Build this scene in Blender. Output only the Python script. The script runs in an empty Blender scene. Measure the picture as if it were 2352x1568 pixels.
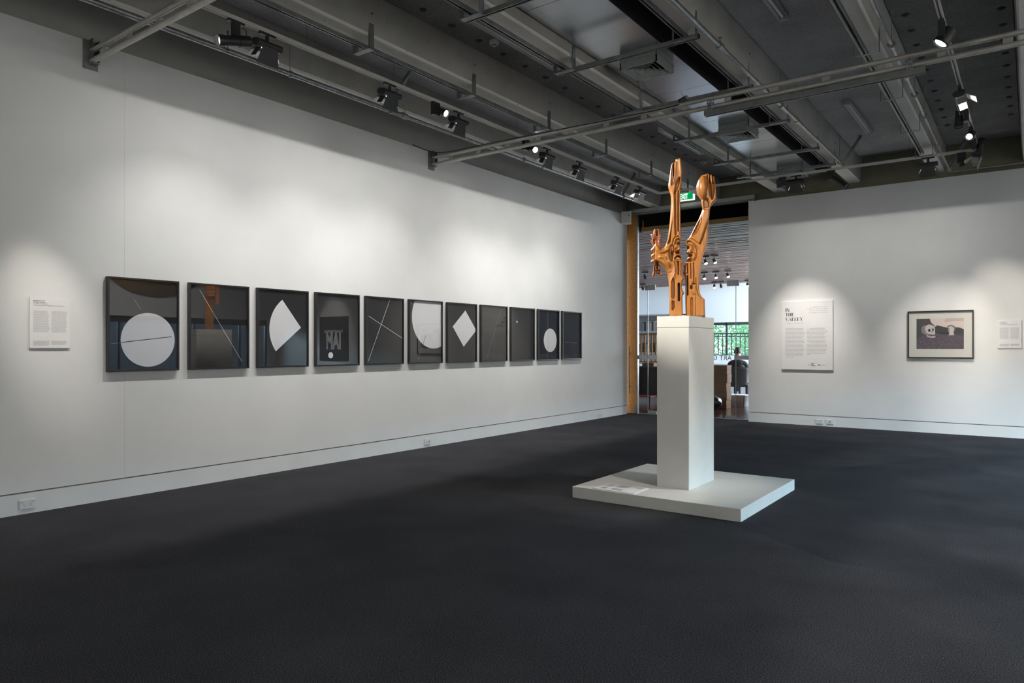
import bpy, bmesh, math, random
import numpy as np
from mathutils import Vector, Matrix

random.seed(7)
SC = bpy.context.scene
COL = SC.collection
pi = math.pi
R = math.radians

# ------------------------------------------------------------------ camera
cam_d = bpy.data.cameras.new('camera')
cam = bpy.data.objects.new('camera', cam_d)
COL.objects.link(cam)
cam.location = (0, 0, 1.35)
cam.rotation_euler = (R(90), 0, math.atan(1193 / 1623))
cam_d.sensor_width = 36.0
cam_d.lens = 1623 / 2352 * 36.0
cam_d.shift_y = (796 - 784) / 2352
cam_d.clip_start = 0.05
cam_d.clip_end = 200
SC.camera = cam

# ------------------------------------------------------------------ world, daylight, exposure
w = bpy.data.worlds.new('world')
SC.world = w
w.use_nodes = True
w.node_tree.nodes['Background'].inputs[0].default_value = (0.72, 0.85, 1.0, 1)
w.node_tree.nodes['Background'].inputs[1].default_value = 2.6

def area_light(name, loc, aim, sx, sy, power, color, spread=180):
    d = bpy.data.lights.new(name, 'AREA')
    d.shape = 'RECTANGLE'
    d.size, d.size_y = sx, sy
    d.energy = power
    d.color = color
    d.spread = R(spread)
    o = bpy.data.objects.new(name, d)
    COL.objects.link(o)
    o.location = loc
    o.rotation_euler = (Vector(aim) - Vector(loc)).to_track_quat('-Z', 'Y').to_euler()
    return o

# daylight reaching the gallery window over the courtyard wall, and an unseen fill light added at the foyer side
area_light('courtyard_daylight', (13.0, 6.0, 3.9), (-1.0, 8.5, 0.6), 10, 2.2, 6500, (0.55, 0.78, 1.0))
area_light('courtyard_daylight', (13.0, 13.5, 3.9), (-0.5, 4.5, 0.2), 7, 2.2, 6500, (0.50, 0.75, 1.0))
area_light('foyer_fill', (-3.75, 19.3, 1.9), (-8.0, 18.6, 1.9), 4.8, 2.6, 430, (0.90, 0.95, 1.0))

SC.view_settings.view_transform = 'Standard'
SC.view_settings.look = 'None'
SC.view_settings.exposure = 0.22
SC.view_settings.gamma = 1.0
SC.view_settings.use_curve_mapping = False
try:
    SC.cycles.use_denoising = True
    SC.cycles.use_adaptive_sampling = True
    SC.cycles.adaptive_threshold = 0.02
    SC.cycles.max_bounces = 9
    SC.cycles.diffuse_bounces = 5
    SC.cycles.transparent_max_bounces = 12
    SC.cycles.sample_clamp_indirect = 4.0
    SC.cycles.caustics_reflective = False
    SC.cycles.caustics_refractive = False
except Exception:
    pass

# ------------------------------------------------------------------ materials
def new_mat(name):
    m = bpy.data.materials.new(name)
    m.use_nodes = True
    nt = m.node_tree
    return m, nt, nt.nodes['Principled BSDF']

def mat(name, c1, c2=None, rough=0.5, metal=0.0, scale=(8, 8, 8), bump=0.0, bump_scale=None, detail=4.0,
        coat=0.0, spec=0.5, lo=0.35, hi=0.65, coords='Object', emit=None, emit_s=0.0):
    m, nt, b = new_mat(name)
    b.inputs['Roughness'].default_value = rough
    b.inputs['Metallic'].default_value = metal
    b.inputs['Coat Weight'].default_value = coat
    b.inputs['Coat Roughness'].default_value = 0.15
    b.inputs['Specular IOR Level'].default_value = spec
    b.inputs['Base Color'].default_value = (*c1, 1)
    if emit:
        b.inputs['Emission Color'].default_value = (*emit, 1)
        b.inputs['Emission Strength'].default_value = emit_s
    if c2 is not None or bump:
        tc = nt.nodes.new('ShaderNodeTexCoord')
        mp = nt.nodes.new('ShaderNodeMapping')
        mp.inputs['Scale'].default_value = scale
        nt.links.new(tc.outputs[coords], mp.inputs[0])
        nz = nt.nodes.new('ShaderNodeTexNoise')
        nz.inputs['Scale'].default_value = 1.0
        nz.inputs['Detail'].default_value = detail
        nt.links.new(mp.outputs[0], nz.inputs['Vector'])
        if c2 is not None:
            cr = nt.nodes.new('ShaderNodeValToRGB')
            cr.color_ramp.elements[0].position = lo
            cr.color_ramp.elements[0].color = (*c1, 1)
            cr.color_ramp.elements[1].position = hi
            cr.color_ramp.elements[1].color = (*c2, 1)
            nt.links.new(nz.outputs['Fac'], cr.inputs[0])
            nt.links.new(cr.outputs[0], b.inputs['Base Color'])
        if bump:
            src = nz
            if bump_scale:
                mp2 = nt.nodes.new('ShaderNodeMapping')
                mp2.inputs['Scale'].default_value = bump_scale
                nt.links.new(tc.outputs[coords], mp2.inputs[0])
                src = nt.nodes.new('ShaderNodeTexNoise')
                src.inputs['Scale'].default_value = 1.0
                src.inputs['Detail'].default_value = 3
                nt.links.new(mp2.outputs[0], src.inputs['Vector'])
            bp = nt.nodes.new('ShaderNodeBump')
            bp.inputs['Strength'].default_value = bump
            bp.inputs['Distance'].default_value = 0.004
            nt.links.new(src.outputs['Fac'], bp.inputs['Height'])
            nt.links.new(bp.outputs[0], b.inputs['Normal'])
    return m

def emit_mat(name, c, s):
    m = bpy.data.materials.new(name)
    m.use_nodes = True
    nt = m.node_tree
    nt.nodes.clear()
    o = nt.nodes.new('ShaderNodeOutputMaterial')
    e = nt.nodes.new('ShaderNodeEmission')
    e.inputs[0].default_value = (*c, 1)
    e.inputs[1].default_value = s
    nt.links.new(e.outputs[0], o.inputs[0])
    return m

def glass_mat(name, tint=(1, 1, 1), ior=1.5, rough=0.0, refl=2.0):
    m = bpy.data.materials.new(name)
    m.use_nodes = True
    nt = m.node_tree
    nt.nodes.clear()
    o = nt.nodes.new('ShaderNodeOutputMaterial')
    t = nt.nodes.new('ShaderNodeBsdfTransparent')
    t.inputs[0].default_value = (*tint, 1)
    g = nt.nodes.new('ShaderNodeBsdfGlossy')
    g.inputs['Roughness'].default_value = rough
    lw = nt.nodes.new('ShaderNodeLayerWeight')
    lw.inputs[0].default_value = 0.5
    pw = nt.nodes.new('ShaderNodeMath')
    pw.operation = 'POWER'
    pw.inputs[1].default_value = 5.0
    nt.links.new(lw.outputs['Facing'], pw.inputs[0])
    r0 = ((ior - 1) / (ior + 1)) ** 2 * refl
    f = nt.nodes.new('ShaderNodeMath')
    f.operation = 'MULTIPLY_ADD'
    f.inputs[1].default_value = 1 - r0
    f.inputs[2].default_value = r0
    nt.links.new(pw.outputs[0], f.inputs[0])
    mx = nt.nodes.new('ShaderNodeMixShader')
    nt.links.new(f.outputs[0], mx.inputs[0])
    nt.links.new(t.outputs[0], mx.inputs[1])
    nt.links.new(g.outputs[0], mx.inputs[2])
    nt.links.new(mx.outputs[0], o.inputs[0])
    return m

M = {}
M['wall'] = mat('wall_paint', (0.745, 0.75, 0.745), (0.775, 0.78, 0.775), rough=0.85, scale=(2, 2, 2), bump=0.12,
                bump_scale=(90, 90, 90), spec=0.2)
M['skirting'] = mat('skirting_paint', (0.73, 0.735, 0.725), (0.77, 0.775, 0.765), rough=0.6, scale=(3, 3, 3), spec=0.3)
M['groove'] = mat('groove_shadow_board', (0.16, 0.15, 0.13), rough=0.9)
M['upper'] = mat('upper_wall_paint', (0.36, 0.357, 0.335), (0.39, 0.387, 0.365), rough=0.9, scale=(3, 3, 3), spec=0.2)
M['olive'] = mat('olive_concrete', (0.15, 0.143, 0.10), (0.18, 0.17, 0.12), rough=0.9, scale=(4, 4, 4), bump=0.1,
                 bump_scale=(40, 40, 40), spec=0.2)
M['dark'] = mat('void_shade_black', (0.006, 0.006, 0.006), rough=0.9, spec=0.1)  # near-black colour stands for the shade inside voids and gaps
M['black'] = mat('black_powdercoat', (0.010, 0.010, 0.011), (0.016, 0.016, 0.017), rough=0.42, scale=(60, 60, 60))
M['frame'] = mat('black_frame_lacquer', (0.010, 0.010, 0.010), (0.016, 0.016, 0.015), rough=0.38, scale=(30, 30, 4))
M['print'] = mat('charcoal_print', (0.014, 0.013, 0.0145), (0.017, 0.016, 0.0175), rough=0.7, scale=(4, 4, 4), spec=0.2)
M['white_print'] = mat('white_print_ink', (0.80, 0.80, 0.83), rough=0.7, spec=0.2)
M['grey_line'] = mat('grey_print_line', (0.22, 0.22, 0.23), rough=0.7)
M['ink'] = mat('black_ink', (0.02, 0.018, 0.022), rough=0.7, spec=0.2)
M['greyink'] = mat('grey_text_ink', (0.40, 0.40, 0.41), rough=0.8, spec=0.2)
M['paleink'] = mat('pale_text_ink', (0.38, 0.38, 0.39), rough=0.8, spec=0.2)
M['board'] = mat('white_foam_board', (0.80, 0.80, 0.80), (0.83, 0.83, 0.83), rough=0.75, scale=(5, 5, 5), spec=0.2)
M['pglass'] = glass_mat('picture_glass', ior=1.5, refl=2.7)
M['dglass'] = glass_mat('door_glass', tint=(0.93, 0.96, 0.95), ior=1.35)
M['plinth'] = mat('plinth_white_paint', (0.66, 0.665, 0.63), (0.69, 0.695, 0.66), rough=0.6, scale=(6, 6, 6), bump=0.08,
                  bump_scale=(120, 120, 120), spec=0.3)
M['galv'] = mat('galvanised_steel', (0.30, 0.31, 0.31), (0.42, 0.43, 0.43), rough=0.38, metal=0.9, scale=(14, 14, 14))
M['pipe'] = mat('painted_steel_pipe', (0.46, 0.45, 0.42), (0.56, 0.55, 0.51), rough=0.42, metal=0.5, scale=(9, 20, 20))
M['strut'] = mat('zinc_strut', (0.17, 0.185, 0.18), (0.24, 0.255, 0.25), rough=0.45, metal=0.75, scale=(10, 10, 10))
M['duct'] = mat('brushed_duct_metal', (0.60, 0.62, 0.65), (0.70, 0.72, 0.75), rough=0.24, metal=0.97,
                scale=(2.5, 30, 3), detail=4, lo=.2, hi=.8)
M['track'] = mat('white_track', (0.50, 0.49, 0.46), rough=0.5)
M['diff'] = mat('diffuser_metal', (0.30, 0.33, 0.32), (0.36, 0.39, 0.38), rough=0.5, metal=0.3, scale=(20, 20, 20))
M['lamp_white'] = mat('batten_white', (0.55, 0.55, 0.53), rough=0.5)
M['tube'] = mat('unlit_tube', (0.72, 0.74, 0.76), rough=0.25)
M['brass'] = mat('brass_head', (0.55, 0.27, 0.10), rough=0.35, metal=0.9)
M['lens'] = emit_mat('lit_lens', (1.0, 0.97, 0.92), 14.0)
M['lens_dim'] = emit_mat('lit_reflector', (1.0, 0.96, 0.9), 2.0)
M['plastic'] = mat('white_plastic', (0.72, 0.72, 0.70), rough=0.4)
M['hole'] = mat('socket_slot', (0.03, 0.03, 0.03), rough=0.8)
M['flapwhite'] = mat('worn_flap', (0.30, 0.30, 0.29), rough=0.5)

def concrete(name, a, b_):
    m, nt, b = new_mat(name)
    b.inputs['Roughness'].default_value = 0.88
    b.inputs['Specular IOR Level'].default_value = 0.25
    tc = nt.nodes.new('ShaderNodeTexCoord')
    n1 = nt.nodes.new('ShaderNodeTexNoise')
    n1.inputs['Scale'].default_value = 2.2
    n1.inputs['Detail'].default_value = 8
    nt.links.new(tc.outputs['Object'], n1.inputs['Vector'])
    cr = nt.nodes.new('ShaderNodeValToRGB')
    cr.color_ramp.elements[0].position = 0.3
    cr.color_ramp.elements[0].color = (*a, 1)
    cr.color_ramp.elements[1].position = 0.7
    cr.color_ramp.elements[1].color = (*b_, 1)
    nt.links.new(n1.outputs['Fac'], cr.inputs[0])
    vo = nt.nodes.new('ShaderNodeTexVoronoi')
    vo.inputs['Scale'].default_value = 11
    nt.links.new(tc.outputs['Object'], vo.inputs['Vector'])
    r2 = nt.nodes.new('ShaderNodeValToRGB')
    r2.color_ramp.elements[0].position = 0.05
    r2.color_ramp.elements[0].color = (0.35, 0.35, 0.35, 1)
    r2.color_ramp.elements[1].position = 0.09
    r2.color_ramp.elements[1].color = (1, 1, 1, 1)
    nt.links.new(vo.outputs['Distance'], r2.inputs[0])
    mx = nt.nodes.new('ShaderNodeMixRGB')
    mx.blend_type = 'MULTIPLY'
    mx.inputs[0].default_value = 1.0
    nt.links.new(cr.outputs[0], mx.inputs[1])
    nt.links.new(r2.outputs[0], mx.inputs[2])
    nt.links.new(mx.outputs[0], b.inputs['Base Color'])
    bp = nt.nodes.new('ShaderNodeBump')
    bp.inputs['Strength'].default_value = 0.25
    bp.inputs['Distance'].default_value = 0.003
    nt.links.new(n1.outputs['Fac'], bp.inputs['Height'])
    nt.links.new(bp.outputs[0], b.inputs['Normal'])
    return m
M['conc_pale'] = concrete('bounce_lightened_soffit', (0.72, 0.705, 0.66), (0.84, 0.825, 0.78))  # paler tone paints floor bounce onto the beam undersides
M['conc'] = concrete('board_marked_concrete', (0.27, 0.266, 0.25), (0.36, 0.354, 0.335))

def felt(name, a, b_, sx=38, sy=120, patch=0.35, narrow=0.0):
    m, nt, b = new_mat(name)
    b.inputs['Roughness'].default_value = 1.0
    b.inputs['Specular IOR Level'].default_value = 0.05
    tc = nt.nodes.new('ShaderNodeTexCoord')
    mp = nt.nodes.new('ShaderNodeMapping')
    mp.inputs['Scale'].default_value = (sx, sy, 60)
    nt.links.new(tc.outputs['Object'], mp.inputs[0])
    n1 = nt.nodes.new('ShaderNodeTexNoise')
    n1.inputs['Scale'].default_value = 1
    n1.inputs['Detail'].default_value = 5
    n1.inputs['Roughness'].default_value = 0.75
    nt.links.new(mp.outputs[0], n1.inputs['Vector'])
    n2 = nt.nodes.new('ShaderNodeTexNoise')
    n2.inputs['Scale'].default_value = 1.7
    nt.links.new(tc.outputs['Object'], n2.inputs['Vector'])
    ad = nt.nodes.new('ShaderNodeMath')
    ad.operation = 'MULTIPLY_ADD'
    ad.inputs[1].default_value = patch
    nt.links.new(n2.outputs['Fac'], ad.inputs[0])
    nt.links.new(n1.outputs['Fac'], ad.inputs[2])
    cr = nt.nodes.new('ShaderNodeValToRGB')
    cr.color_ramp.elements[0].position = 0.345 + patch / 2 + narrow
    cr.color_ramp.elements[0].color = (*a, 1)
    cr.color_ramp.elements[1].position = 0.685 + patch / 2 - narrow
    cr.color_ramp.elements[1].color = (*b_, 1)
    nt.links.new(ad.outputs[0], cr.inputs[0])
    nt.links.new(cr.outputs[0], b.inputs['Base Color'])
    bp = nt.nodes.new('ShaderNodeBump')
    bp.inputs['Strength'].default_value = 0.6
    bp.inputs['Distance'].default_value = 0.006
    nt.links.new(n1.outputs['Fac'], bp.inputs['Height'])
    nt.links.new(bp.outputs[0], b.inputs['Normal'])
    return m
M['felt'] = felt('wool_acoustic_board', (0.30, 0.30, 0.315), (0.55, 0.55, 0.57))
M['felt_dark'] = felt('soiled_acoustic_board', (0.12, 0.12, 0.124), (0.28, 0.276, 0.27))
M['tuft'] = mat('dark_fixing_washer', (0.045, 0.045, 0.046), rough=1.0)
M['carpet'] = felt('charcoal_carpet', (0.006, 0.006, 0.007), (0.098, 0.098, 0.108), 190, 190, 0.08, 0.065)

def wood(name, a, b_, c, sc=(60, 60, 5), rough=0.32, coat=0.5):
    m, nt, b = new_mat(name)
    b.inputs['Roughness'].default_value = rough
    b.inputs['Coat Weight'].default_value = coat
    b.inputs['Coat Roughness'].default_value = 0.2
    tc = nt.nodes.new('ShaderNodeTexCoord')
    mp = nt.nodes.new('ShaderNodeMapping')
    mp.inputs['Scale'].default_value = sc
    nt.links.new(tc.outputs['Object'], mp.inputs[0])
    n1 = nt.nodes.new('ShaderNodeTexNoise')
    n1.inputs['Scale'].default_value = 1
    n1.inputs['Detail'].default_value = 5
    n1.inputs['Distortion'].default_value = 0.4
    nt.links.new(mp.outputs[0], n1.inputs['Vector'])
    cr = nt.nodes.new('ShaderNodeValToRGB')
    cr.color_ramp.elements[0].position = 0.25
    cr.color_ramp.elements[0].color = (*a, 1)
    cr.color_ramp.elements[1].position = 0.75
    cr.color_ramp.elements[1].color = (*c, 1)
    e = cr.color_ramp.elements.new(0.5)
    e.color = (*b_, 1)
    nt.links.new(n1.outputs['Fac'], cr.inputs[0])
    nt.links.new(cr.outputs[0], b.inputs['Base Color'])
    return m
M['carved'] = wood('oiled_carved_timber', (0.30, 0.105, 0.016), (0.385, 0.148, 0.025), (0.47, 0.195, 0.040), (55, 55, 4), 0.36, 0.25)
M['carved_dark'] = wood('rough_dark_timber', (0.20, 0.055, 0.012), (0.27, 0.08, 0.018), (0.34, 0.11, 0.028), (80, 80, 20))
M['slot'] = mat('slot_shade', (0.012, 0.005, 0.003), (0.03, 0.014, 0.008), rough=0.6, scale=(200, 200, 120))  # near-black plate colour paints the shade deep in the slots
M['osb'] = mat('cork_chip_board', (0.30, 0.12, 0.022), (0.50, 0.23, 0.055), rough=0.6, scale=(38, 38, 26), detail=6, lo=0.3, hi=0.62)
M['tan'] = mat('tan_beam', (0.20, 0.125, 0.045), (0.23, 0.145, 0.055), rough=0.6, scale=(2, 30, 30))
M['slat'] = wood('brown_ceiling_slat', (0.10, 0.055, 0.038), (0.15, 0.085, 0.06), (0.20, 0.12, 0.09), (3, 60, 60), 0.35, 0.2)
M['redfloor'] = wood('red_timber_floor', (0.07, 0.018, 0.012), (0.10, 0.028, 0.018), (0.13, 0.04, 0.025), (2, 14, 14), 0.22, 0.5)
M['farwhite'] = mat('foyer_white_paint', (0.78, 0.80, 0.83), rough=0.8)
M['leaf'] = mat('tree_leaf', (0.16, 0.46, 0.20), (0.42, 0.74, 0.42), rough=0.5, scale=(9, 9, 9))
M['card'] = mat('cardboard', (0.24, 0.13, 0.065), (0.30, 0.17, 0.09), rough=0.8, scale=(6, 6, 60))
M['tub'] = mat('translucent_tub', (0.50, 0.55, 0.60), rough=0.3)
M['bag'] = mat('blue_black_bag', (0.02, 0.03, 0.05), (0.05, 0.07, 0.10), rough=0.25, scale=(12, 12, 12), bump=0.8)
M['skin'] = mat('skin', (0.55, 0.30, 0.22), rough=0.55)
M['hair'] = mat('dark_hair', (0.018, 0.013, 0.012), (0.035, 0.025, 0.022), rough=0.6, scale=(90, 90, 90))
M['shirt'] = mat('charcoal_shirt', (0.030, 0.032, 0.036), (0.038, 0.04, 0.045), rough=0.9, scale=(20, 20, 20))
M['trouser'] = mat('grey_trousers', (0.06, 0.07, 0.085), rough=0.9)
M['seat'] = mat('chair_mesh_grey', (0.035, 0.038, 0.043), rough=0.6)
M['bluewall'] = mat('courtyard_block', (0.055, 0.075, 0.10), (0.09, 0.115, 0.145), rough=0.8, scale=(6, 6, 6))
M['exitgreen'] = emit_mat('exit_green', (0.0, 0.34, 0.08), 0.9)
M['exitwhite'] = emit_mat('exit_white', (0.92, 1.0, 0.95), 1.3)
M['vinyl'] = mat('frosted_vinyl', (0.55, 0.60, 0.68), rough=0.7)
M['mount'] = mat('cream_mount', (0.72, 0.72, 0.66), rough=0.85, spec=0.1)

# ------------------------------------------------------------------ mesh helpers
class MB:
    def __init__(s):
        s.v, s.f, s.m = [], [], []
    def add(s, vs, fs, mi=0):
        n = len(s.v)
        s.v += [tuple(p) for p in vs]
        s.f += [tuple(i + n for i in q) for q in fs]
        s.m += [mi] * len(fs)
        return s
    def box(s, x0, x1, y0, y1, z0, z1, mi=0):
        return s.add([(x0, y0, z0), (x1, y0, z0), (x1, y1, z0), (x0, y1, z0), (x0, y0, z1), (x1, y0, z1), (x1, y1, z1), (x0, y1, z1)],
                     [(0, 3, 2, 1), (4, 5, 6, 7), (0, 1, 5, 4), (1, 2, 6, 5), (2, 3, 7, 6), (3, 0, 4, 7)], mi)
    def tube(s, p0, p1, r0, r1=None, n=14, cap=True, mi=0):
        r1 = r0 if r1 is None else r1
        p0, p1 = Vector(p0), Vector(p1)
        a = (p1 - p0).normalized()
        t = Vector((0, 0, 1)) if abs(a.z) < 0.9 else Vector((1, 0, 0))
        u = a.cross(t).normalized()
        q = a.cross(u)
        vs = []
        for p, r in ((p0, r0), (p1, r1)):
            for i in range(n):
                th = 2 * pi * i / n
                vs.append(p + r * (math.cos(th) * u + math.sin(th) * q))
        fs = [(i, (i + 1) % n, n + (i + 1) % n, n + i) for i in range(n)]
        if cap:
            fs += [tuple(range(n - 1, -1, -1)), tuple(range(n, 2 * n))]
        return s.add(vs, fs, mi)
    def prism(s, pts, axis, a, b, mi=0):
        """pts: 2-D outline; axis 'x','y','z': extrude from a to b; 2-D coords fill the remaining axes in order"""
        def P(p, t):
            return {'x': (t, p[0], p[1]), 'y': (p[0], t, p[1]), 'z': (p[0], p[1], t)}[axis]
        n = len(pts)
        vs = [P(p, a) for p in pts] + [P(p, b) for p in pts]
        fs = [(i, (i + 1) % n, n + (i + 1) % n, n + i) for i in range(n)]
        fs += [tuple(range(n - 1, -1, -1)), tuple(range(n, 2 * n))]
        return s.add(vs, fs, mi)
    def lathe(s, prof, c, n=20, mi=0):
        vs = []
        for r, z in prof:
            for i in range(n):
                th = 2 * pi * i / n
                vs.append((c[0] + r * math.cos(th), c[1] + r * math.sin(th), c[2] + z))
        fs = []
        for k in range(len(prof) - 1):
            for i in range(n):
                fs.append((k * n + i, k * n + (i + 1) % n, (k + 1) * n + (i + 1) % n, (k + 1) * n + i))
        fs += [tuple(range(n - 1, -1, -1)), tuple(range((len(prof) - 1) * n, len(prof) * n))]
        return s.add(vs, fs, mi)
    def slab(s, a, b, c, d, th, mi=0):
        """thin plate from four corners, thickness th"""
        a, b, c, d = map(Vector, (a, b, c, d))
        nrm = (b - a).cross(d - a).normalized() * th * 0.5
        vs = [p - nrm for p in (a, b, c, d)] + [p + nrm for p in (a, b, c, d)]
        return s.add(vs, [(0, 3, 2, 1), (4, 5, 6, 7), (0, 1, 5, 4), (1, 2, 6, 5), (2, 3, 7, 6), (3, 0, 4, 7)], mi)
    def mesh(s, name, mats, smooth=False):
        me = bpy.data.meshes.new(name)
        me.from_pydata(s.v, [], s.f)
        for mm in (mats if isinstance(mats, (list, tuple)) else [mats]):
            me.materials.append(mm)
        for p, i in zip(me.polygons, s.m):
            p.material_index = i
        bm = bmesh.new()
        bm.from_mesh(me)
        bmesh.ops.recalc_face_normals(bm, faces=bm.faces)
        if smooth:
            for e in bm.edges:
                e.smooth = not (len(e.link_faces) == 2 and e.calc_face_angle(0) > R(38))
            for f in bm.faces:
                f.smooth = True
        bm.to_mesh(me)
        bm.free()
        me.update()
        return me
    def build(s, name, mats, parent=None, smooth=False, loc=None, bevel=0.0):
        o = bpy.data.objects.new(name, s.mesh(name, mats, smooth))
        COL.objects.link(o)
        if parent is not None:
            o.parent = parent
        if loc is not None:
            o.location = loc
        if bevel:
            md = o.modifiers.new('bevel', 'BEVEL')
            md.width = bevel
            md.segments = 2
            md.limit_method = 'ANGLE'
        return o

def tag(o, label=None, cat=None, group=None, kind=None):
    if label: o['label'] = label
    if cat: o['category'] = cat
    if group: o['group'] = group
    if kind: o['kind'] = kind
    return o
def empty(name, loc=(0, 0, 0), rz=0.0):
    o = bpy.data.objects.new(name, None)
    o.empty_display_size = 0.05
    COL.objects.link(o)
    o.location = loc
    o.rotation_euler = (0, 0, rz)
    return o
def inst(src, name, parent=None, loc=(0, 0, 0), rot=(0, 0, 0), scale=None):
    o = bpy.data.objects.new(name, src.data)
    COL.objects.link(o)
    o.parent = parent
    o.location = loc
    o.rotation_euler = rot
    if scale: o.scale = scale
    return o
def copy_tree(o, parent=None):
    c = o.copy()
    COL.objects.link(c)
    c.parent = parent
    for ch in list(o.children):
        copy_tree(ch, c)
    return c
def box_obj(name, x0, x1, y0, y1, z0, z1, m, parent=None, bevel=0.0):
    return MB().box(x0, x1, y0, y1, z0, z1).build(name, m, parent, bevel=bevel)
def struct(o):
    o['kind'] = 'structure'
    return o
def text_obj(name, body, size, m, parent, matrix, extrude=0.0, align='LEFT', offset=0.0, shear=0.0, xs=1.0, res=2):
    cu = bpy.data.curves.new(name, 'FONT')
    cu.body = body
    cu.size = size
    cu.align_x = align
    cu.extrude = extrude
    cu.offset = offset
    cu.shear = shear
    cu.resolution_u = res
    tmp = bpy.data.objects.new(name + '_tmp', cu)
    COL.objects.link(tmp)
    dg = bpy.context.evaluated_depsgraph_get()
    me = bpy.data.meshes.new_from_object(tmp.evaluated_get(dg))
    bpy.data.objects.remove(tmp)
    me.materials.clear()
    me.materials.append(m)
    o = bpy.data.objects.new(name, me)
    COL.objects.link(o)
    o.parent = parent
    o.matrix_local = matrix @ Matrix.Diagonal((xs, 1, 1, 1))
    return o

XL = -6.55      # face of the left partition
YB = 12.81      # face of the back partition
ZC = 4.50       # slab

# ================================================================== SETTING
# --- floor
fl = struct(box_obj('floor', -6.75, 5.2, -4.2, 12.98, -0.05, 0.0, M['carpet']))

# --- left partition and its skirting
wl = MB()
wl.box(-6.68, XL, -4.2, YB, 0.178, 3.985)
wall_left = struct(wl.build('wall_left', M['wall']))
box_obj('panel_joint', XL - 0.001, XL + 0.0006, 3.045, 3.048, 0.178, 3.985, mat('joint_filler', (0.64, 0.64, 0.63), rough=0.9), wall_left)
bl = struct(box_obj('baseboard_left', -6.68, XL, -4.2, YB, 0.0, 0.166, M['skirting']))
box_obj('shadow_groove', -6.68, XL - 0.012, -4.2, YB - 0.002, 0.166, 0.178, M['groove'], bl)
struct(box_obj('wall_left_upper', -6.95, -6.72, -4.2, 13.2, 3.5, ZC, M['upper']))

# --- back partition (right of the doorway)
wb = struct(box_obj('wall_back', -4.10, 5.2, YB, YB + 0.13, 0.178, 3.975, M['wall']))
box_obj('end_trim', -4.115, -4.10, YB - 0.004, YB + 0.13, 0.0, 3.98, M['skirting'], wb)
bb = struct(box_obj('baseboard_back', -4.10, 5.2, YB, YB + 0.13, 0.0, 0.166, M['skirting']))
box_obj('shadow_groove', -4.10, 5.2, YB + 0.012, YB + 0.13, 0.166, 0.178, M['groove'], bb)
# concrete wall above, and the lintel over the doorway
struct(box_obj('wall_back_upper', -6.95, 5.2, 12.96, 13.16, 4.03, 4.75, M['olive']))
struct(box_obj('wall_back_lower', -4.0, 5.2, 12.96, 13.16, 0.0, 4.03, M['olive']))

# --- walls the photograph only shows mirrored in the picture glass
wr = MB()
WY0, WY1, WZ0, WZ1 = 6.9, 12.45, 0.35, 2.12
wr.box(5.0, 5.2, -4.2, WY0, 0, ZC)
wr.box(5.0, 5.2, WY1, 13.0, 0, ZC)
wr.box(5.0, 5.2, WY0, WY1, 0, WZ0)
wr.box(5.0, 5.2, WY0, WY1, WZ1, ZC)
struct(wr.build('wall_right', M['wall']))
struct(box_obj('wall_front', -6.95, 5.2, -4.4, -4.2, 0, ZC, M['wall']))
win1 = struct(empty('window_1', (5.08, 0, 0)))
fr = MB()
fr.box(-0.03, 0.03, WY0, WY1, WZ1 - 0.16, WZ1)
fr.box(-0.03, 0.03, WY0, WY1, WZ0, WZ0 + 0.05)
for yy in (WY0, 8.25, 10.2, 11.55, WY1 - 0.05):
    fr.box(-0.03, 0.03, yy, yy + 0.05, WZ0, WZ1)
fr.build('window_frame', M['black'], win1)
box_obj('pane', -0.004, 0.004, WY0, WY1, WZ0, WZ1, M['dglass'], win1)

# courtyard outside that window
struct(box_obj('courtyard_ground', 5.2, 14.5, 2, 20, -0.1, 0.0, M['conc']))
cw = empty('courtyard_wall', (8.6, 0, 0))
tag(cw, 'blue grey concrete block wall in the courtyard outside the gallery window', 'wall')
blk = MB().box(-0.06, 0.06, -0.238, 0.238, 0.004, 0.196).mesh('block', M['bluewall'])
for row in range(12):
    for i in range(19):
        o = bpy.data.objects.new('block', blk)
        COL.objects.link(o)
        o.parent = cw
        o.location = (0, 6.0 + i * 0.485 + (0.24 if row % 2 else 0), row * 0.2)
box_obj('mortar_core', 0.0, 0.08, 5.7, 15.1, 0, 2.4, M['groove'], cw)

# --- ceiling: slab, concrete beams and wool panels between them
ceil_o = struct(box_obj('ceiling', -6.95, 5.2, -4.4, 13.2, ZC, ZC + 0.25, M['conc']))
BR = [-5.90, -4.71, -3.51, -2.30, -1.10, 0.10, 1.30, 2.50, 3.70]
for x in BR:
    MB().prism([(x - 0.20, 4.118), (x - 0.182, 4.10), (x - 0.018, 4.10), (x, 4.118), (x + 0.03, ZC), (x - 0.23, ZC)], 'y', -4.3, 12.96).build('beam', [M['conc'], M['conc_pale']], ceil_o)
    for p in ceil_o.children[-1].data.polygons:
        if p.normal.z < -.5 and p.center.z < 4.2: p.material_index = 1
panels = {}
for i in range(len(BR) - 1):
    if i == 2: continue
    m = M['felt_dark'] if i in (1, 4) else M['felt']
    panels[i] = box_obj('acoustic_panel', BR[i] + 0.035, BR[i + 1] - 0.235, -4.2, 12.62 if i != 4 else 12.3, 4.455, ZC, m, ceil_o)
box_obj('acoustic_panel', BR[2] + 0.03, BR[3] - 0.235, -4.2, 12.94, 4.488, ZC, M['dark'], ceil_o)  # slab blackened here to paint the shade of the gap beside the duct
tuft = MB().lathe([(0.036, 0.0), (0.028, -0.008), (0.012, -0.011), (0.010, -0.004)], (0, 0, 0), 10).build('fixing', M['tuft'], panels[1], loc=(-4.515, 4.35, 4.455))
for k in range(1, 18):
    inst(tuft, 'fixing', panels[1], (-4.515, 4.35 + 0.408 * k, 4.455), (0, 0, k))
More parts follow.
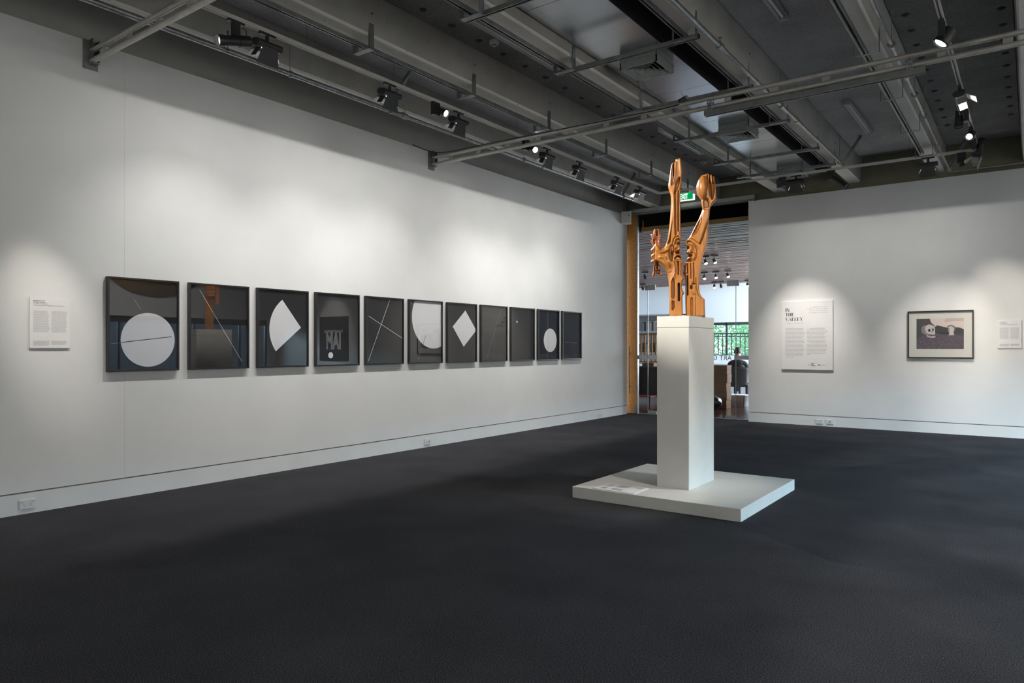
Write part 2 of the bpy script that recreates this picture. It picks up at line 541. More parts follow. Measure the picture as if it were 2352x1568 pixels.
for k in range(14):
    inst(tuft, 'fixing', panels[4], (-0.95, 6.28 + 0.408 * k, 4.455), (0, 0, k))
    inst(tuft, 'fixing', panels[4], (-0.222, 6.25 + 0.408 * k, 4.455), (0, 0, k * 2))

# ================================================================== SERVICES OVERHEAD
# zinc strut channels under the beams, carried by flat straps
def channel_profile(w=0.041, h=0.036, lip=0.011, t=0.004):
    a = w / 2
    return [(-a, 0), (-a + lip, 0), (-a + lip, t), (-a + t, t), (-a + t, h - t), (a - t, h - t), (a - t, t), (a - lip, t), (a - lip, 0), (a, 0), (a, h), (-a, h)]
def strut_along_y(name, x, z, y0, y1, parent=None):
    return MB().prism([(x + p[0], z + p[1]) for p in channel_profile()], 'y', y0, y1).build(name, M['strut'], parent)
def strut_along_x(name, y, z, x0, x1, parent=None):
    return MB().prism([(y + p[0], z + p[1]) for p in channel_profile()], 'x', x0, x1).build(name, M['strut'], parent)

ord_b = {1: 'second', 2: 'third', 3: 'fourth', 4: 'fifth'}
for bi, ys in ((1, [4.30, 5.73, 7.16, 8.59, 10.02, 11.45]), (2, [4.36, 5.76, 7.2, 8.57, 10.0, 11.0]), (3, [4.36, 5.76, 7.14, 8.56, 10.01, 11.0]), (4, [5.6, 7.03, 8.46, 9.87, 11.25])):
    xr = BR[bi]
    xc = xr - 0.13
    root = empty('strut_channel', (xc, 3.0, 4.03))
    tag(root, 'zinc strut channel strapped under the %s concrete beam from the left wall' % ord_b[bi], 'channel', 'strut channels under the concrete beams')
    MB().prism(channel_profile(), 'y', -7.0, 8.35).build('channel', M['strut'], root)
    for y in ys:
        s = MB()
        yy = y - 3.0
        hw = 0.03 if bi < 3 else 0.016
        s.box(0.132, 0.137, yy - hw, yy + hw, -0.045, 0.29)
        s.box(-0.075, 0.137, yy - hw, yy + hw, -0.05, -0.045)
        s.box(-0.075, -0.070, yy - hw, yy + hw, -0.05, 0.06)
        s.tube((0.137, yy, 0.265), (0.155, yy, 0.265), 0.008, n=8)
        s.build('hanger_strap', M['strut'], root)

# cross struts below the duct
for k, y in enumerate([4.36, 5.76, 7.2, 8.57, 10.0, 11.0]):
    o = strut_along_x('cross_strut', y + .06, 3.990, -3.72, -2.29)
    tag(o, '%s cross strut from the camera end, bridging two beams below the shiny duct' % ['nearest', 'second', 'third', 'fourth', 'fifth', 'sixth'][k], 'channel', 'cross struts below the duct')

# duct with ceiling diffusers
duct = empty('air_duct', (-3.15, 0, 4.2))
tag(duct, 'long galvanised sheet metal air duct filling the bay between two concrete beams', 'duct')
seams = [-4.2, -1.35, -0.1, 1.15, 2.40, 3.66, 4.912, 6.19, 7.447, 8.69, 9.935, 11.18, 12.5]
for a, b_ in zip(seams[:-1], seams[1:]):
    MB().box(-0.325, 0.345, a + 0.003, b_ - 0.003, 0.0, 0.27).build('duct_section', M['duct'], duct)
box_obj('duct_lining', -0.32, 0.34, -4.2, 12.5, 0.004, 0.26, M['groove'], duct)
def diffuser(y, label):
    root = empty('ceiling_diffuser', (-3.07, y, 4.2))
    tag(root, label, 'air vent', 'square diffusers under the duct')
    c = MB()
    a, h = 0.195, 0.12
    for (x0, x1, y0, y1) in ((-a, a, -a, -a + .012), (-a, a, a - .012, a), (-a, -a + .012, -a, a), (a - .012, a, -a, a)):
        c.box(x0, x1, y0, y1, -h, 0)
    c.build('neck_box', M['diff'], root)
    MB().box(-a - .01, a + .01, -a - .01, a + .01, -0.062, -0.054).build('flange', M['diff'], root)
    MB().box(-a + .02, a - .02, -a + .02, a - .02, -0.07, -0.066).build('dark_throat', M['dark'], root)
    for i, q in enumerate((0.178, 0.135, 0.092, 0.048)):
        lv = MB()
        q2 = q - 0.033
        z0, z1 = -h + 0.002, -h + 0.04
        vs = [(-q, -q, z0), (q, -q, z0), (q, q, z0), (-q, q, z0), (-q2, -q2, z1), (q2, -q2, z1), (q2, q2, z1), (-q2, q2, z1)]
        lv.add(vs, [(0, 1, 5, 4), (1, 2, 6, 5), (2, 3, 7, 6), (3, 0, 4, 7)] + ([(4, 5, 6, 7)] if i == 3 else []))
        lo = lv.build('louvre', M['diff'], root)
        md = lo.modifiers.new('thick', 'SOLIDIFY')
        md.thickness = 0.003
    rim = MB()
    for (x0, x1, y0, y1) in ((-a - .004, a + .004, -a - .004, -a + .018), (-a - .004, a + .004, a - .018, a + .004), (-a - .004, -a + .018, -a - .004, a + .004), (a - .018, a + .004, -a - .004, a + .004)):
        rim.box(x0, x1, y0, y1, -h - 0.006, -h)
    rim.build('rim', M['diff'], root)
diffuser(6.43, 'large square air diffuser nearest the camera under the shiny duct')
diffuser(9.15, 'square air diffuser in the middle of the shiny duct')
diffuser(11.75, 'square air diffuser at the far end of the duct by the back wall')

# unlit fluorescent battens
def batten(x, y0, y1, label):
    L = (y1 - y0) / 2
    root = empty('fluorescent_batten', (x, (y0 + y1) / 2, 4.455))
    tag(root, label, 'ceiling light', 'unlit fluorescent battens')
    MB().prism([(-.036, 0), (-.048, -.05), (-.046, -.055), (-.02, -.022), (.02, -.022), (.046, -.055), (.048, -.05), (.036, 0)], 'y', -L, L).build('body', M['lamp_white'], root)
    MB().tube((0, -L + .04, -.038), (0, L - .04, -.038), 0.013, n=12).build('tube', M['tube'], root, smooth=True)
    for s_ in (-1, 1):
        MB().box(-.042, .042, s_ * L - .012, s_ * L + .012, -.054, 0).build('end_cap', M['lamp_white'], root)
        MB().box(-.014, .014, s_ * (L - .045) - .015, s_ * (L - .045) + .015, -.052, -.02).build('lamp_holder', M['diff'], root)
batten(-1.865, 5.2, 6.83, 'unlit fluorescent batten at the top edge of the picture, right of the duct')
batten(-1.865, 9.68, 11.25, 'unlit white fluorescent batten on the wool panel near the back wall')
batten(-4.22, 5.05, 6.57, 'long unlit batten beside the strut channel above the first diffuser')
batten(-4.22, 9.3, 10.83, 'far unlit batten beside the strut channel behind the double pipe')

# smoke detectors
for (x, y, lb) in ((-4.40, 5.68, 'white dome smoke detector on the dark ceiling near the smoke stained panel edge'), (-4.43, 11.45, 'far small smoke detector on the dark ceiling above the exit sign')):
    r = empty('smoke_detector', (x, y, 4.455))
    tag(r, lb, 'detector', 'smoke detectors')
    MB().lathe([(0.05, 0), (0.052, -.012), (0.046, -.03), (0.03, -.036), (0.0, -.036)][:4], (0, 0, 0), 20).build('base', M['lamp_white'], r, smooth=True)
    MB().lathe([(0.026, -.036), (0.026, -.05), (0.018, -.056)], (0, 0, 0), 16).build('sensing_head', M['diff'], r, smooth=True)

# sprinkler pipes
def sprinkler_head(parent, x, y, z):
    h = MB()
    h.tube((x, y, z), (x, y, z + .03), .009, .012, n=8)
    for s_ in (-1, 1):
        h.tube((x, y + s_ * .010, z + .03), (x, y + s_ * .014, z + .055), .003, n=6)
    h.lathe([(.004, .055), (.02, .058), (.02, .061)], (x, y, z), 10)
    h.build('sprinkler_head', M['brass'], parent, smooth=True)
def pipe_run(label, x, z, segs, heads, rods, ztop):
    root = empty('sprinkler_pipe', (x, 0, z))
    tag(root, label, 'pipe', 'sprinkler pipes')
    for (a, b_, r) in segs:
        MB().tube((0, a, 0), (0, b_, 0), r, n=16).build('pipe', M['galv'], root, smooth=True)
    for (a, b_, r), (c, d, r2) in zip(segs[:-1], segs[1:]):
        MB().tube((0, b_ - .05, 0), (0, b_ + .03, 0), r + .009, n=16).build('coupling', M['galv'], root, smooth=True)
    e = segs[-1]
    MB().tube((0, e[1] - .04, 0), (0, e[1] + .005, 0), e[2] + .007, n=14).build('end_cap', M['galv'], root, smooth=True)
    for y in heads:
        sprinkler_head(root, 0, y, .02)
    for y in rods:
        g = MB()
        g.tube((0, y, -.03), (0, y, ztop - z), .004, n=6)
        g.tube((0, y - .008, 0), (0, y + .008, 0), .034, n=12)
        g.tube((-.04, y, .012), (.04, y, .012), .006, n=6)
        g.build('hanger_rod', M['galv'], root)
pipe_run('galvanised sprinkler pipe running along the top of the left wall', -5.852, 4.02, [(-4.0, 5.86, .026), (5.86, 8.77, .020), (8.77, 11.66, .017)], [5.86, 8.77, 11.64], [1.5, 4.29, 5.63, 8.25, 11.31], 4.33)
pipe_run('sprinkler pipe beside the fourth beam, right of the duct', -2.245, 4.035, [(-4.0, 6.20, .026), (6.20, 8.80, .021), (8.80, 11.36, .019)], [6.2, 8.8, 11.34], [4.2, 8.1, 11.1], 4.40)
pipe_run('thin sprinkler pipe beside the fifth beam near the right edge', -1.0, 4.03, [(-4.0, 8.0, .016), (8.0, 12.7, .014)], [7.55, 10.85], [7.05, 8.6, 9.45, 10.9, 12.55], 4.40)
o = MB().tube((-1.0, 12.7, 4.03), (3.5, 12.7, 4.03), .012, n=10).build('sprinkler_branch', M['galv'], smooth=True)
tag(o, 'thin branch pipe running right along the top of the back wall', 'pipe')

# slanted strut braces
def brace(p0, p1, label):
    p0, p1 = Vector(p0), Vector(p1)
    L = (p1 - p0).length
    o = MB().prism(channel_profile(), 'z', 0, L).build('brace', M['strut'])
    o.name = 'strut_brace'
    o.location = p0
    o.rotation_euler = (p1 - p0).to_track_quat('Z', 'Y').to_euler()
    tag(o, label, 'brace', 'slanted strut braces')
brace((-5.85, 5.60, 4.03), (-5.62, 5.74, 4.44), 'slanted strut brace behind the track, above the third spotlight')
brace((-5.85, 11.30, 4.04), (-5.70, 11.50, 4.44), 'slanted strut brace at the far end of the left track')
brace((-2.245, 11.36, 4.06), (-2.0, 11.40, 4.44), 'slanted strut brace right of the fourth beam, at the pipe end')
brace((-1.0, 12.5, 4.05), (-0.72, 12.28, 4.44), 'slanted strut brace in the far right corner beside the thin pipe')

# double steel pipes spanning the gallery
def pipe_pair(y, which, webs):
    root = empty('double_pipe', (0, y, 0))
    tag(root, which, 'pipe', 'double steel pipes spanning the gallery')
    MB().tube((-6.53, 0, 3.905), (5.0, 0, 3.905), .022, n=18).build('upper_pipe', M['pipe'], root, smooth=True)
    MB().tube((-6.53, 0, 3.815), (5.0, 0, 3.815), .024, n=18).build('lower_pipe', M['pipe'], root, smooth=True)
    for x in webs:
        MB().box(x - .035, x + .035, -.004, .004, 3.835, 3.888).build('web_plate', M['pipe'], root)
        MB().tube((x - .2, -.004, 3.882), (x + .2, -.004, 3.882), .004, n=6).build('weld_strip', M['galv'], root)
    bk = MB()
    bk.box(-6.55, -6.542, -.07, .05, 3.74, 3.99)
    bk.box(-6.542, -6.48, -.02, -.012, 3.79, 3.995)
    bk.box(-6.542, -6.47, .028, .036, 3.80, 3.98)
    bk.box(-6.542, -6.48, -.02, .036, 3.782, 3.79)
    for zz in (3.76, 3.86, 3.97):
        for yy in (-.055, .04):
            bk.tube((-6.545, yy, zz), (-6.536, yy, zz), .007, n=8)
    bk.build('wall_bracket', M['strut'], root)
pipe_pair(2.77, 'nearer double steel pipe, crossing the top left corner of the picture', [-6.32 + .45 * i for i in range(20)])
pipe_pair(7.07, 'farther double steel pipe, crossing the middle of the ceiling to the right', [-6.20 + .465 * i for i in range(20)])
hc = empty('hung_bar', (0, 7.07, 0))
tag(hc, 'dark flat channel clamped below the farther double pipe', 'channel')
MB().prism([(p[0] * 1.2, 3.727 + p[1] * 1.35) for p in channel_profile(0.05, 0.04)], 'x', -2.72, -0.74).build('bar', M['strut'], hc)
for x in (-2.66, -0.86):
    g = MB()
    g.box(x - .03, x + .03, -.035, .035, 3.845, 3.855)
    g.box(x - .03, x + .03, -.035, .035, 3.775, 3.785)
    for s_ in (-1, 1):
        g.tube((x + s_ * .02, -.03, 3.77), (x + s_ * .02, -.03, 3.89), .005, n=6)
        g.tube((x + s_ * .02, .03, 3.77), (x + s_ * .02, .03, 3.89), .005, n=6)
    g.build('clamp', M['galv'], hc)

# cable and small camera on the upper pipe
def curve_obj(name, pts, r, m, parent=None):
    cu = bpy.data.curves.new(name, 'CURVE')
    cu.dimensions = '3D'
    cu.bevel_depth = r
    cu.bevel_resolution = 2
    cu.resolution_u = 6
    sp = cu.splines.new('NURBS')
    sp.points.add(len(pts) - 1)
    for p, q in zip(sp.points, pts):
        p.co = (*q, 1)
    sp.use_endpoint_u = True
    sp.order_u = 3
    tmp = bpy.data.objects.new(name + '_tmp', cu)
    COL.objects.link(tmp)
    me = bpy.data.meshes.new_from_object(tmp.evaluated_get(bpy.context.evaluated_depsgraph_get()))
    bpy.data.objects.remove(tmp)
    me.materials.clear()
    me.materials.append(m)
    o = bpy.data.objects.new(name, me)
    COL.objects.link(o)
    o.parent = parent
    return o
o = curve_obj('cable', [(-6.54, 6.7, 4.0), (-6.53, 6.98, 3.97), (-6.3, 7.045, 3.925), (-5.6, 7.045, 3.93), (-4.9, 7.04, 3.915), (-4.2, 7.04, 3.90), (-3.5, 7.04, 3.895), (-3.2, 7.04, 3.89), (-2.99, 7.045, 3.90)], .006, M['black'])
tag(o, 'black cable tied along the upper tube of the farther double pipe', 'cable')
pc = empty('small_camera', (-2.91, 7.01, 3.93))
tag(pc, 'small black round camera clamped on the farther double pipe', 'camera')
MB().tube((-.03, -.005, 0), (.03, -.03, 0), .026, n=16).build('body', M['black'], pc, smooth=True)
MB().tube((.03, -.03, 0), (.036, -.034, 0), .018, n=14).build('lens_ring', M['galv'], pc, smooth=True)
MB().tube((-.07, .0, 0), (-.03, -.004, 0), .018, n=12).build('plug', M['black'], pc, smooth=True)
o = curve_obj('loose_string', [(-.08, .01, .11), (-.02, .01, .06), (-.01, .02, .02)], .0025, M['plastic'], pc)

# ================================================================== LIGHTING TRACKS
ZT = 3.965
def track(name, label, p0, p1):
    root = empty(name, ((p0[0] + p1[0]) / 2, (p0[1] + p1[1]) / 2, ZT))
    tag(root, label, 'light track', 'white lighting tracks')
    L = math.hypot(p1[0] - p0[0], p1[1] - p0[1]) / 2
    root.rotation_euler = (0, 0, math.atan2(p1[1] - p0[1], p1[0] - p0[0]))
    MB().prism([(-.018, 0), (-.007, 0), (-.007, .02), (.007, .02), (.007, 0), (.018, 0), (.018, .034), (-.018, .034)], 'x', -L, L).build('rail', M['track'], root)
    n = int(2 * L / 1.05)
    for i in range(n):
        x = -L + .6 + i * 1.05
        MB().tube((x, 0, .03), (x, 0, 4.46 - ZT), .0018, n=5).build('suspension_wire', M['strut'], root)
track('light_track', 'white lighting track parallel to the left wall', (-5.15, -4.0), (-5.15, 11.27))
track('light_track', 'white lighting track crossing in front of the back wall', (-5.13, 11.27), (-0.60, 11.27))
track('light_track', 'white lighting track on the right running towards the camera', (-0.58, -4.0), (-0.58, 11.25))

def stadium(w, r, n=8):
    pts = []
    for i in range(n + 1):
        t = -pi / 2 + pi * i / n
        pts.append((w / 2 - r + r * math.cos(t), r * math.sin(t)))
    for i in range(n + 1):
        t = pi / 2 + pi * i / n
        pts.append((-w / 2 + r + r * math.cos(t), r * math.sin(t)))
    return pts

def spot(parent, loc, aim, power, angle, blend, color, radius=.03):
    d = bpy.data.lights.new('lamp_light', 'SPOT')
    d.energy = power
    d.spot_size = R(angle)
    d.spot_blend = blend
    d.color = color
    d.shadow_soft_size = radius
    o = bpy.data.objects.new('lamp_light', d)
    COL.objects.link(o)
    o.location = loc
    o.rotation_euler = (Vector(aim) - Vector(loc)).to_track_quat('-Z', 'Y').to_euler()
    return o

WARM = (1.0, 0.975, 0.93)
def flood(p, rz, label, group, power, cut=10.5, theta=15, spread=172, flapm=None, on=True, beam=0.0):
    """barn-door flood; local +x points at the lit wall"""
    root = empty('barn_door_floodlight', (p[0], p[1], ZT), rz)
    tag(root, label, 'floodlight', group)
    MB().box(-.014, .014, -.075, .075, -.02, .004).build('track_adaptor', M['black'], root)
    MB().tube((0, 0, -.015), (0, 0, -.075), .016, n=10).build('stem', M['black'], root, smooth=True)
    th = R(theta)
    d = Vector((math.sin(th), 0, -math.cos(th)))
    sd = Vector((math.cos(th), 0, math.sin(th)))
    C = Vector((0, 0, -.098))
    hs = MB()
    prof = []
    for (u, v) in stadium(.115, .03):
        prof.append(C + sd * u + d * v)
    n = len(prof)
    Lh = .115
    vs = [(q.x, -Lh, q.z) for q in prof] + [(q.x, Lh, q.z) for q in prof]
    fs = [(i, (i + 1) % n, n + (i + 1) % n, n + i) for i in range(n)] + [tuple(range(n - 1, -1, -1)), tuple(range(n, 2 * n))]
    hs.add(vs, fs).build('housing', M['black'], root, smooth=True)
    Lc = C + d * .034
    T1 = Lc + Vector((math.cos(R(cut)), 0, -math.sin(R(cut)))) * .135
    H1 = Lc + sd * .052 - d * .018
    T2 = Lc + Vector((-.012, 0, -.135))
    H2 = Lc - sd * .052 - d * .018
    fm = flapm or M['black']
    spread = spread
    def flap(h, t, wy):
        MB().slab((h.x, -.07, h.z), (h.x, .07, h.z), (t.x, wy, t.z), (t.x, -wy, t.z), .0025).build('barn_flap', fm, root)
    flap(H1, T1, .105)
    flap(H2, T2, .105)
    for s_ in (-1, 1):
        a = Lc + sd * .035
        b_ = Lc - sd * .035
        e = d * .075
        MB().slab((a.x, s_ * .075, a.z), (b_.x, s_ * .075, b_.z), (b_.x + e.x, s_ * .115, b_.z + e.z), (a.x + e.x, s_ * .115, a.z + e.z), .0025).build('end_flap', fm, root)
    MB().box(-.001, .001, -.05, .05, -.001, .001)
    t = MB().tube((Lc.x - d.x * .002, -.05, Lc.z - d.z * .002), (Lc.x - d.x * .002, .05, Lc.z - d.z * .002), .004, n=8)
    t.build('halogen_tube', M['lens_dim'] if on else M['tube'], root)
    if on and power > 0:
        ld = bpy.data.lights.new('lamp_light', 'AREA')
        ld.shape = 'RECTANGLE'
        ld.size, ld.size_y = .012, .10
        ld.energy = power
        ld.color = WARM
        ld.spread = R(spread)
        lo = bpy.data.objects.new('lamp_light', ld)
        COL.objects.link(lo)
        lo.parent = root
        lo.location = Lc + d * .006
        lo.rotation_euler = d.to_track_quat('-Z', 'X').to_euler()
        # long side of the source along local y
        z = -d
        x = d.cross(Vector((0, 1, 0))).normalized()
        y = Vector((0, 1, 0))
        mtx = Matrix((x, y, z)).transposed()
        if mtx.determinant() < 0:
            mtx = Matrix((-x, y, z)).transposed()
        lo.rotation_euler = mtx.to_euler()
    if beam > 0:
        # the reflector's own beam, thrown at the foot of the wall
        c_, s_ = math.cos(rz), math.sin(rz)
        q = Lc + d * .012
        wq = Vector((p[0] + q.x * c_ - q.y * s_, p[1] + q.x * s_ + q.y * c_, ZT + q.z))
        so_ = spot(root, wq, (p[0] + 1.4 * c_, p[1] + 1.4 * s_, .95), beam, 82, 1.0, WARM, .015)
        so_.parent = None
    return root

def head_spot(p, track_dir, head_off, aim, label, group, power, angle, color, lens=True, r=.042, length=.11, gear=True, fins=False, blend=.6, snoot=0.0):
    """gear box on the track plus a tiltable cylinder head"""
    root = empty('track_spotlight', (p[0], p[1], ZT))
    tag(root, label, 'spotlight', group)
    ang = track_dir
    bx = MB().box(-.055, .055, -.018, .018, -.022, .004)
    bx.build('track_adaptor', M['black'], root).rotation_euler = (0, 0, ang)
    hp = Vector(head_off)
    a = (Vector(aim) - (Vector((p[0], p[1], ZT)) + hp)).normalized()
    if gear:
        gb = MB().box(-.05, .05, -.024, .024, -.135, -.018).build('gear_box', M['black'], root, bevel=.003)
        gb.rotation_euler = (0, 0, ang)
        MB().tube((0, 0, -.10), hp, .011, n=8).build('yoke', M['black'], root, smooth=True)
    else:
        MB().tube((0, 0, -.015), (hp.x, hp.y, hp.z), .012, n=8).build('yoke', M['black'], root, smooth=True)
    h = MB()
    h.tube(hp - a * length * .55, hp - a * length * .1, r * .8, r * .92, n=20)
    h.tube(hp - a * length * .1, hp + a * length * .45, r * .92, r, n=20)
    h.build('head', M['black'], root, smooth=True)
    if fins:
        for i in range(6):
            MB().tube(hp - a * (length * .6 + .008 * i), hp - a * (length * .6 + .008 * i + .003), r * .85, n=16).build('cooling_fin', M['black'], root)
    tip = hp + a * length * .45
    rg = MB()
    rg.tube(tip, tip + a * (.014 + snoot), r * 1.06, r * 1.06, n=20, cap=False)
    ro = rg.build('front_ring', M['black'], root, smooth=True)
    md = ro.modifiers.new('t', 'SOLIDIFY')
    md.thickness = .003
    MB().tube(tip + a * .002, tip + a * .004, r * .80, n=20).build('lens', M['lens'] if lens else M['black'], root)
    if power > 0:
        wl_ = Vector((p[0], p[1], ZT)) + tip + a * (.02 + snoot)
        lo = spot(root, wl_, aim, power, angle, blend, color)
        lo.parent = root
        lo.location = wl_ - Vector((p[0], p[1], ZT))
    return root

GL = 'black lamps on the track along the left wall'
GB = 'black lamps on the track before the back wall'
GR = 'black lamps on the right hand track'
# left track floods washing the picture wall
PF = 11.4
flood((-5.15, 3.55), pi, 'first black barn-door floodlight from the left, next to the projector spot', GL, PF, beam=78)
flood((-5.15, 4.95), pi, 'second barn-door floodlight from the left, in front of a slanted brace', GL, PF, beam=78)
flood((-5.15, 6.00), pi, 'third barn-door floodlight from the left, right of a lit spotlight', GL, PF, beam=78)
flood((-5.15, 7.79), pi, 'barn-door floodlight just behind the farther double pipe', GL, PF * .9, beam=78)
flood((-5.15, 8.62), pi, 'fifth barn-door floodlight from the left, alone between pipe and brace', GL, PF * .7, beam=78)
flood((-5.15, 9.75), pi, 'sixth barn-door floodlight from the left, beside the far brace', GL, PF * .8, beam=78)
flood((-5.15, 10.53), pi, 'last barn-door floodlight at the far end of the left track', GL, PF * .6, flapm=M['flapwhite'])

# projector spot (cylinder with a lens end) lighting the small text panel
pr = empty('projector_spotlight', (-5.15, 3.26, ZT))
tag(pr, 'black cylindrical projector spotlight, leftmost lamp on the left track', 'spotlight', GL)
MB().box(-.016, .016, -.07, .07, -.02, .004).build('track_adaptor', M['black'], pr)
MB().box(-.022, .022, -.03, .03, -.125, -.018).build('stem_box', M['black'], pr, bevel=.003)
dv = (Vector((-6.5, 2.2, 3.3)) - Vector((-5.15, 3.3, 3.80))).normalized()
dv = Vector((-0.10, -0.96, -0.26)).normalized()
c0 = Vector((0, -.01, -.165))
bd = MB()
bd.tube(c0 - dv * .13, c0 - dv * .03, .045, n=24)
bd.tube(c0 - dv * .03, c0 + dv * .10, .041, n=24)
bd.tube(c0 + dv * .10, c0 + dv * .15, .047, n=24, cap=False)
bd.build('barrel', M['black'], pr, smooth=True)
MB().tube(c0 + dv * .11, c0 + dv * .115, .040, n=20).build('lens', M['lens_dim'], pr)
for s_ in (-1, 1):
    g = MB()
    q = c0 + dv * .06 + Vector((0, 0, s_ * .045))
    g.tube(q, q + Vector((0, 0, s_ * .02)), .004, n=6)
    g.tube(q + Vector((0, -.004, s_ * .028)), q + Vector((0, .004, s_ * .028)), .010, n=10)
    g.build('focus_knob', M['black'], pr)
hd = MB()
hd.tube((.03, .035, -.05), (.03, .075, -.06), .004, n=6)
hd.tube((.03, .075, -.06), (.03, .075, -.12), .004, n=6)
hd.build('handle', M['black'], pr)
# two lit spots on the left track aimed at the sculpture
head_spot((-5.15, 5.62), R(90), (.035, .07, -.085), (-2.5, 6.0, 2.5), 'lit black spotlight on the left track, left of the double pipe', GL, 330, 34, (1, .93, .82))
head_spot((-5.15, 7.30), R(90), (.03, .13, -.09), (-2.5, 6.1, 2.3), 'lit spotlight glaring just below the farther double pipe', GL, 330, 36, (1, .93, .82))

# lamps on the cross track
head_spot((-3.10, 11.27), 0, (-.05, .0, -.085), (-3.12, 12.8, 1.15), 'small round black spotlight, left of the diffuser near the back wall', GB, 270, 44, (1, .93, .84), lens=False, r=.04, length=.10, blend=1.0)
flood((-2.90, 11.27), pi / 2, 'barn-door floodlight below the far diffuser before the back wall', GB, 11, cut=14, beam=5)
head_spot((-2.40, 11.27), 0, (.12, -.02, -.19), (-.9, 11.0, 2.6), 'long black snooted spotlight slanting right before the back wall', GB, 0, 30, (1, .93, .84), lens=False, r=.045, length=.26)
flood((-1.15, 11.27), pi / 2, 'barn-door floodlight below the fifth beam before the back wall', GB, 11, cut=14, beam=5)
head_spot((-.76, 11.27), 0, (.0, .03, -.10), (-.25, 12.8, 1.7), 'boxy black spotlight at the right end of the cross track', GB, 120, 38, (1, .90, .76), lens=False, blend=1.0)
# right track
head_spot((-.58, 6.62), R(90), (.02, .06, -.11), (-2.3, 6.2, 1.4), 'large black spotlight high on the right track at the picture top', GR, 150, 40, (1, .94, .86), lens=True, r=.06, length=.12)
flood((-.58, 8.40), 0, 'barn-door floodlight with pale worn flaps on the right track', GR, 5, flapm=M['flapwhite'])
head_spot((-.58, 9.25), R(90), (-.07, .0, -.12), (-.8, 9.2, 0), 'finned cylindrical lamp hanging left of the right track', GR, 0, 40, (1, .9, .8), lens=False, r=.045, length=.12, fins=True)
head_spot((-.58, 10.05), R(90), (.0, -.06, -.10), (-2.0, 5.4, .8), 'glaring lit spotlight near the far end of the right track', GR, 90, 40, (1, .96, .9), lens=True, r=.042)
head_spot((-.58, 10.65), R(90), (.06, .02, -.10), (-1.15, 12.8, 1.3), 'finned lamp right of the right track beside the glaring spotlight', GR, 250, 36, (1, .93, .84), lens=False, r=.045, length=.11, fins=True, blend=1.0)
flood((-.58, 11.18), pi, 'barn-door floodlight at the far corner where two tracks meet', GR, 0, flapm=M['flapwhite'], on=True)

# lamps behind and beside the camera, out of the picture, several added as fill
GO = 'track lamps out of the picture near the camera'
head_spot((-5.15, 1.75), R(90), (-.03, .06, -.10), (-6.55, 2.44, 1.55), 'spotlight on the left track beyond the picture edge, aimed at the small label', GO, 170, 20, (1, .93, .82), blend=1.0)
head_spot((-.58, 3.4), R(90), (-.03, .06, -.10), (-2.5, 6.1, 2.35), 'spotlight on the right track beyond the picture edge, aimed at the sculpture', GO, 130, 30, (1, .93, .82))
head_spot((-5.15, 1.45), R(90), (.03, .06, -.10), (-2.5, 6.1, 2.3), 'spotlight on the left track beyond the picture edge, aimed at the sculpture', GO, 1500, 25, (1, .93, .83))
head_spot((-.58, 5.0), R(90), (.03, .06, -.10), (-2.95, 5.6, .1), 'spotlight on the right track beyond the picture edge, aimed at the card', GO, 160, 22, (1, .92, .82))
head_spot((-.58, 1.2), R(90), (.0, .06, -.10), (-.4, 3.0, 0), 'added fill spotlight on the right track above the camera, aimed at the carpet', GO, 45, 80, (.9, .95, 1.0), blend=1.0)  # unseen lamp added to lift the carpet
flood((-.58, -1.5), 0, 'added barn-door fill floodlight on the right track behind the camera', GO, 40)  # unseen flood added to raise the ambient light
flood((-5.15, -1.2), pi, 'added barn-door fill floodlight on the left track behind the camera', GO, 22)  # likewise added for ambient light
for k, yy in enumerate((-2.6, -.4, 1.8, 4.0, 6.2)):  # unseen floods added so the right wall bounces light onto beams and ceiling
    flood((3.6, yy), 0, 'added barn-door floodlight bouncing fill off the right wall out of the picture, %s from the window end' % ['fifth', 'fourth', 'third', 'second', 'first'][k], GO, 105)
for k, xx in enumerate((-3.6, -1.6, .6, 2.6)):  # added unseen floods, front wall bounce fills the pedestal and plinth fronts
    flood((xx, -2.8), -pi / 2, 'added barn-door floodlight bouncing fill off the wall behind the camera, %s from the left' % ['first', 'second', 'third', 'fourth'][k], GO, 115)
track('light_track', 'white lighting track beyond the right picture edge before the back wall', (1.2, 11.27), (3.9, 11.27))
head_spot((2.45, 11.27), 0, (.0, .05, -.10), (2.48, 12.8, 1.55), 'spotlight lighting the dark lettered poster beyond the right picture edge', GO, 420, 44, (1, .95, .88), blend=1.0)
flood((3.6, 8.2), 0, 'barn-door floodlight washing the wall above the gallery window, out of the picture', GO, 100)
flood((-.58, 4.3), 0, 'added barn-door fill floodlight on the right track beside the camera', GO, 30)  # one more unseen flood added as fill

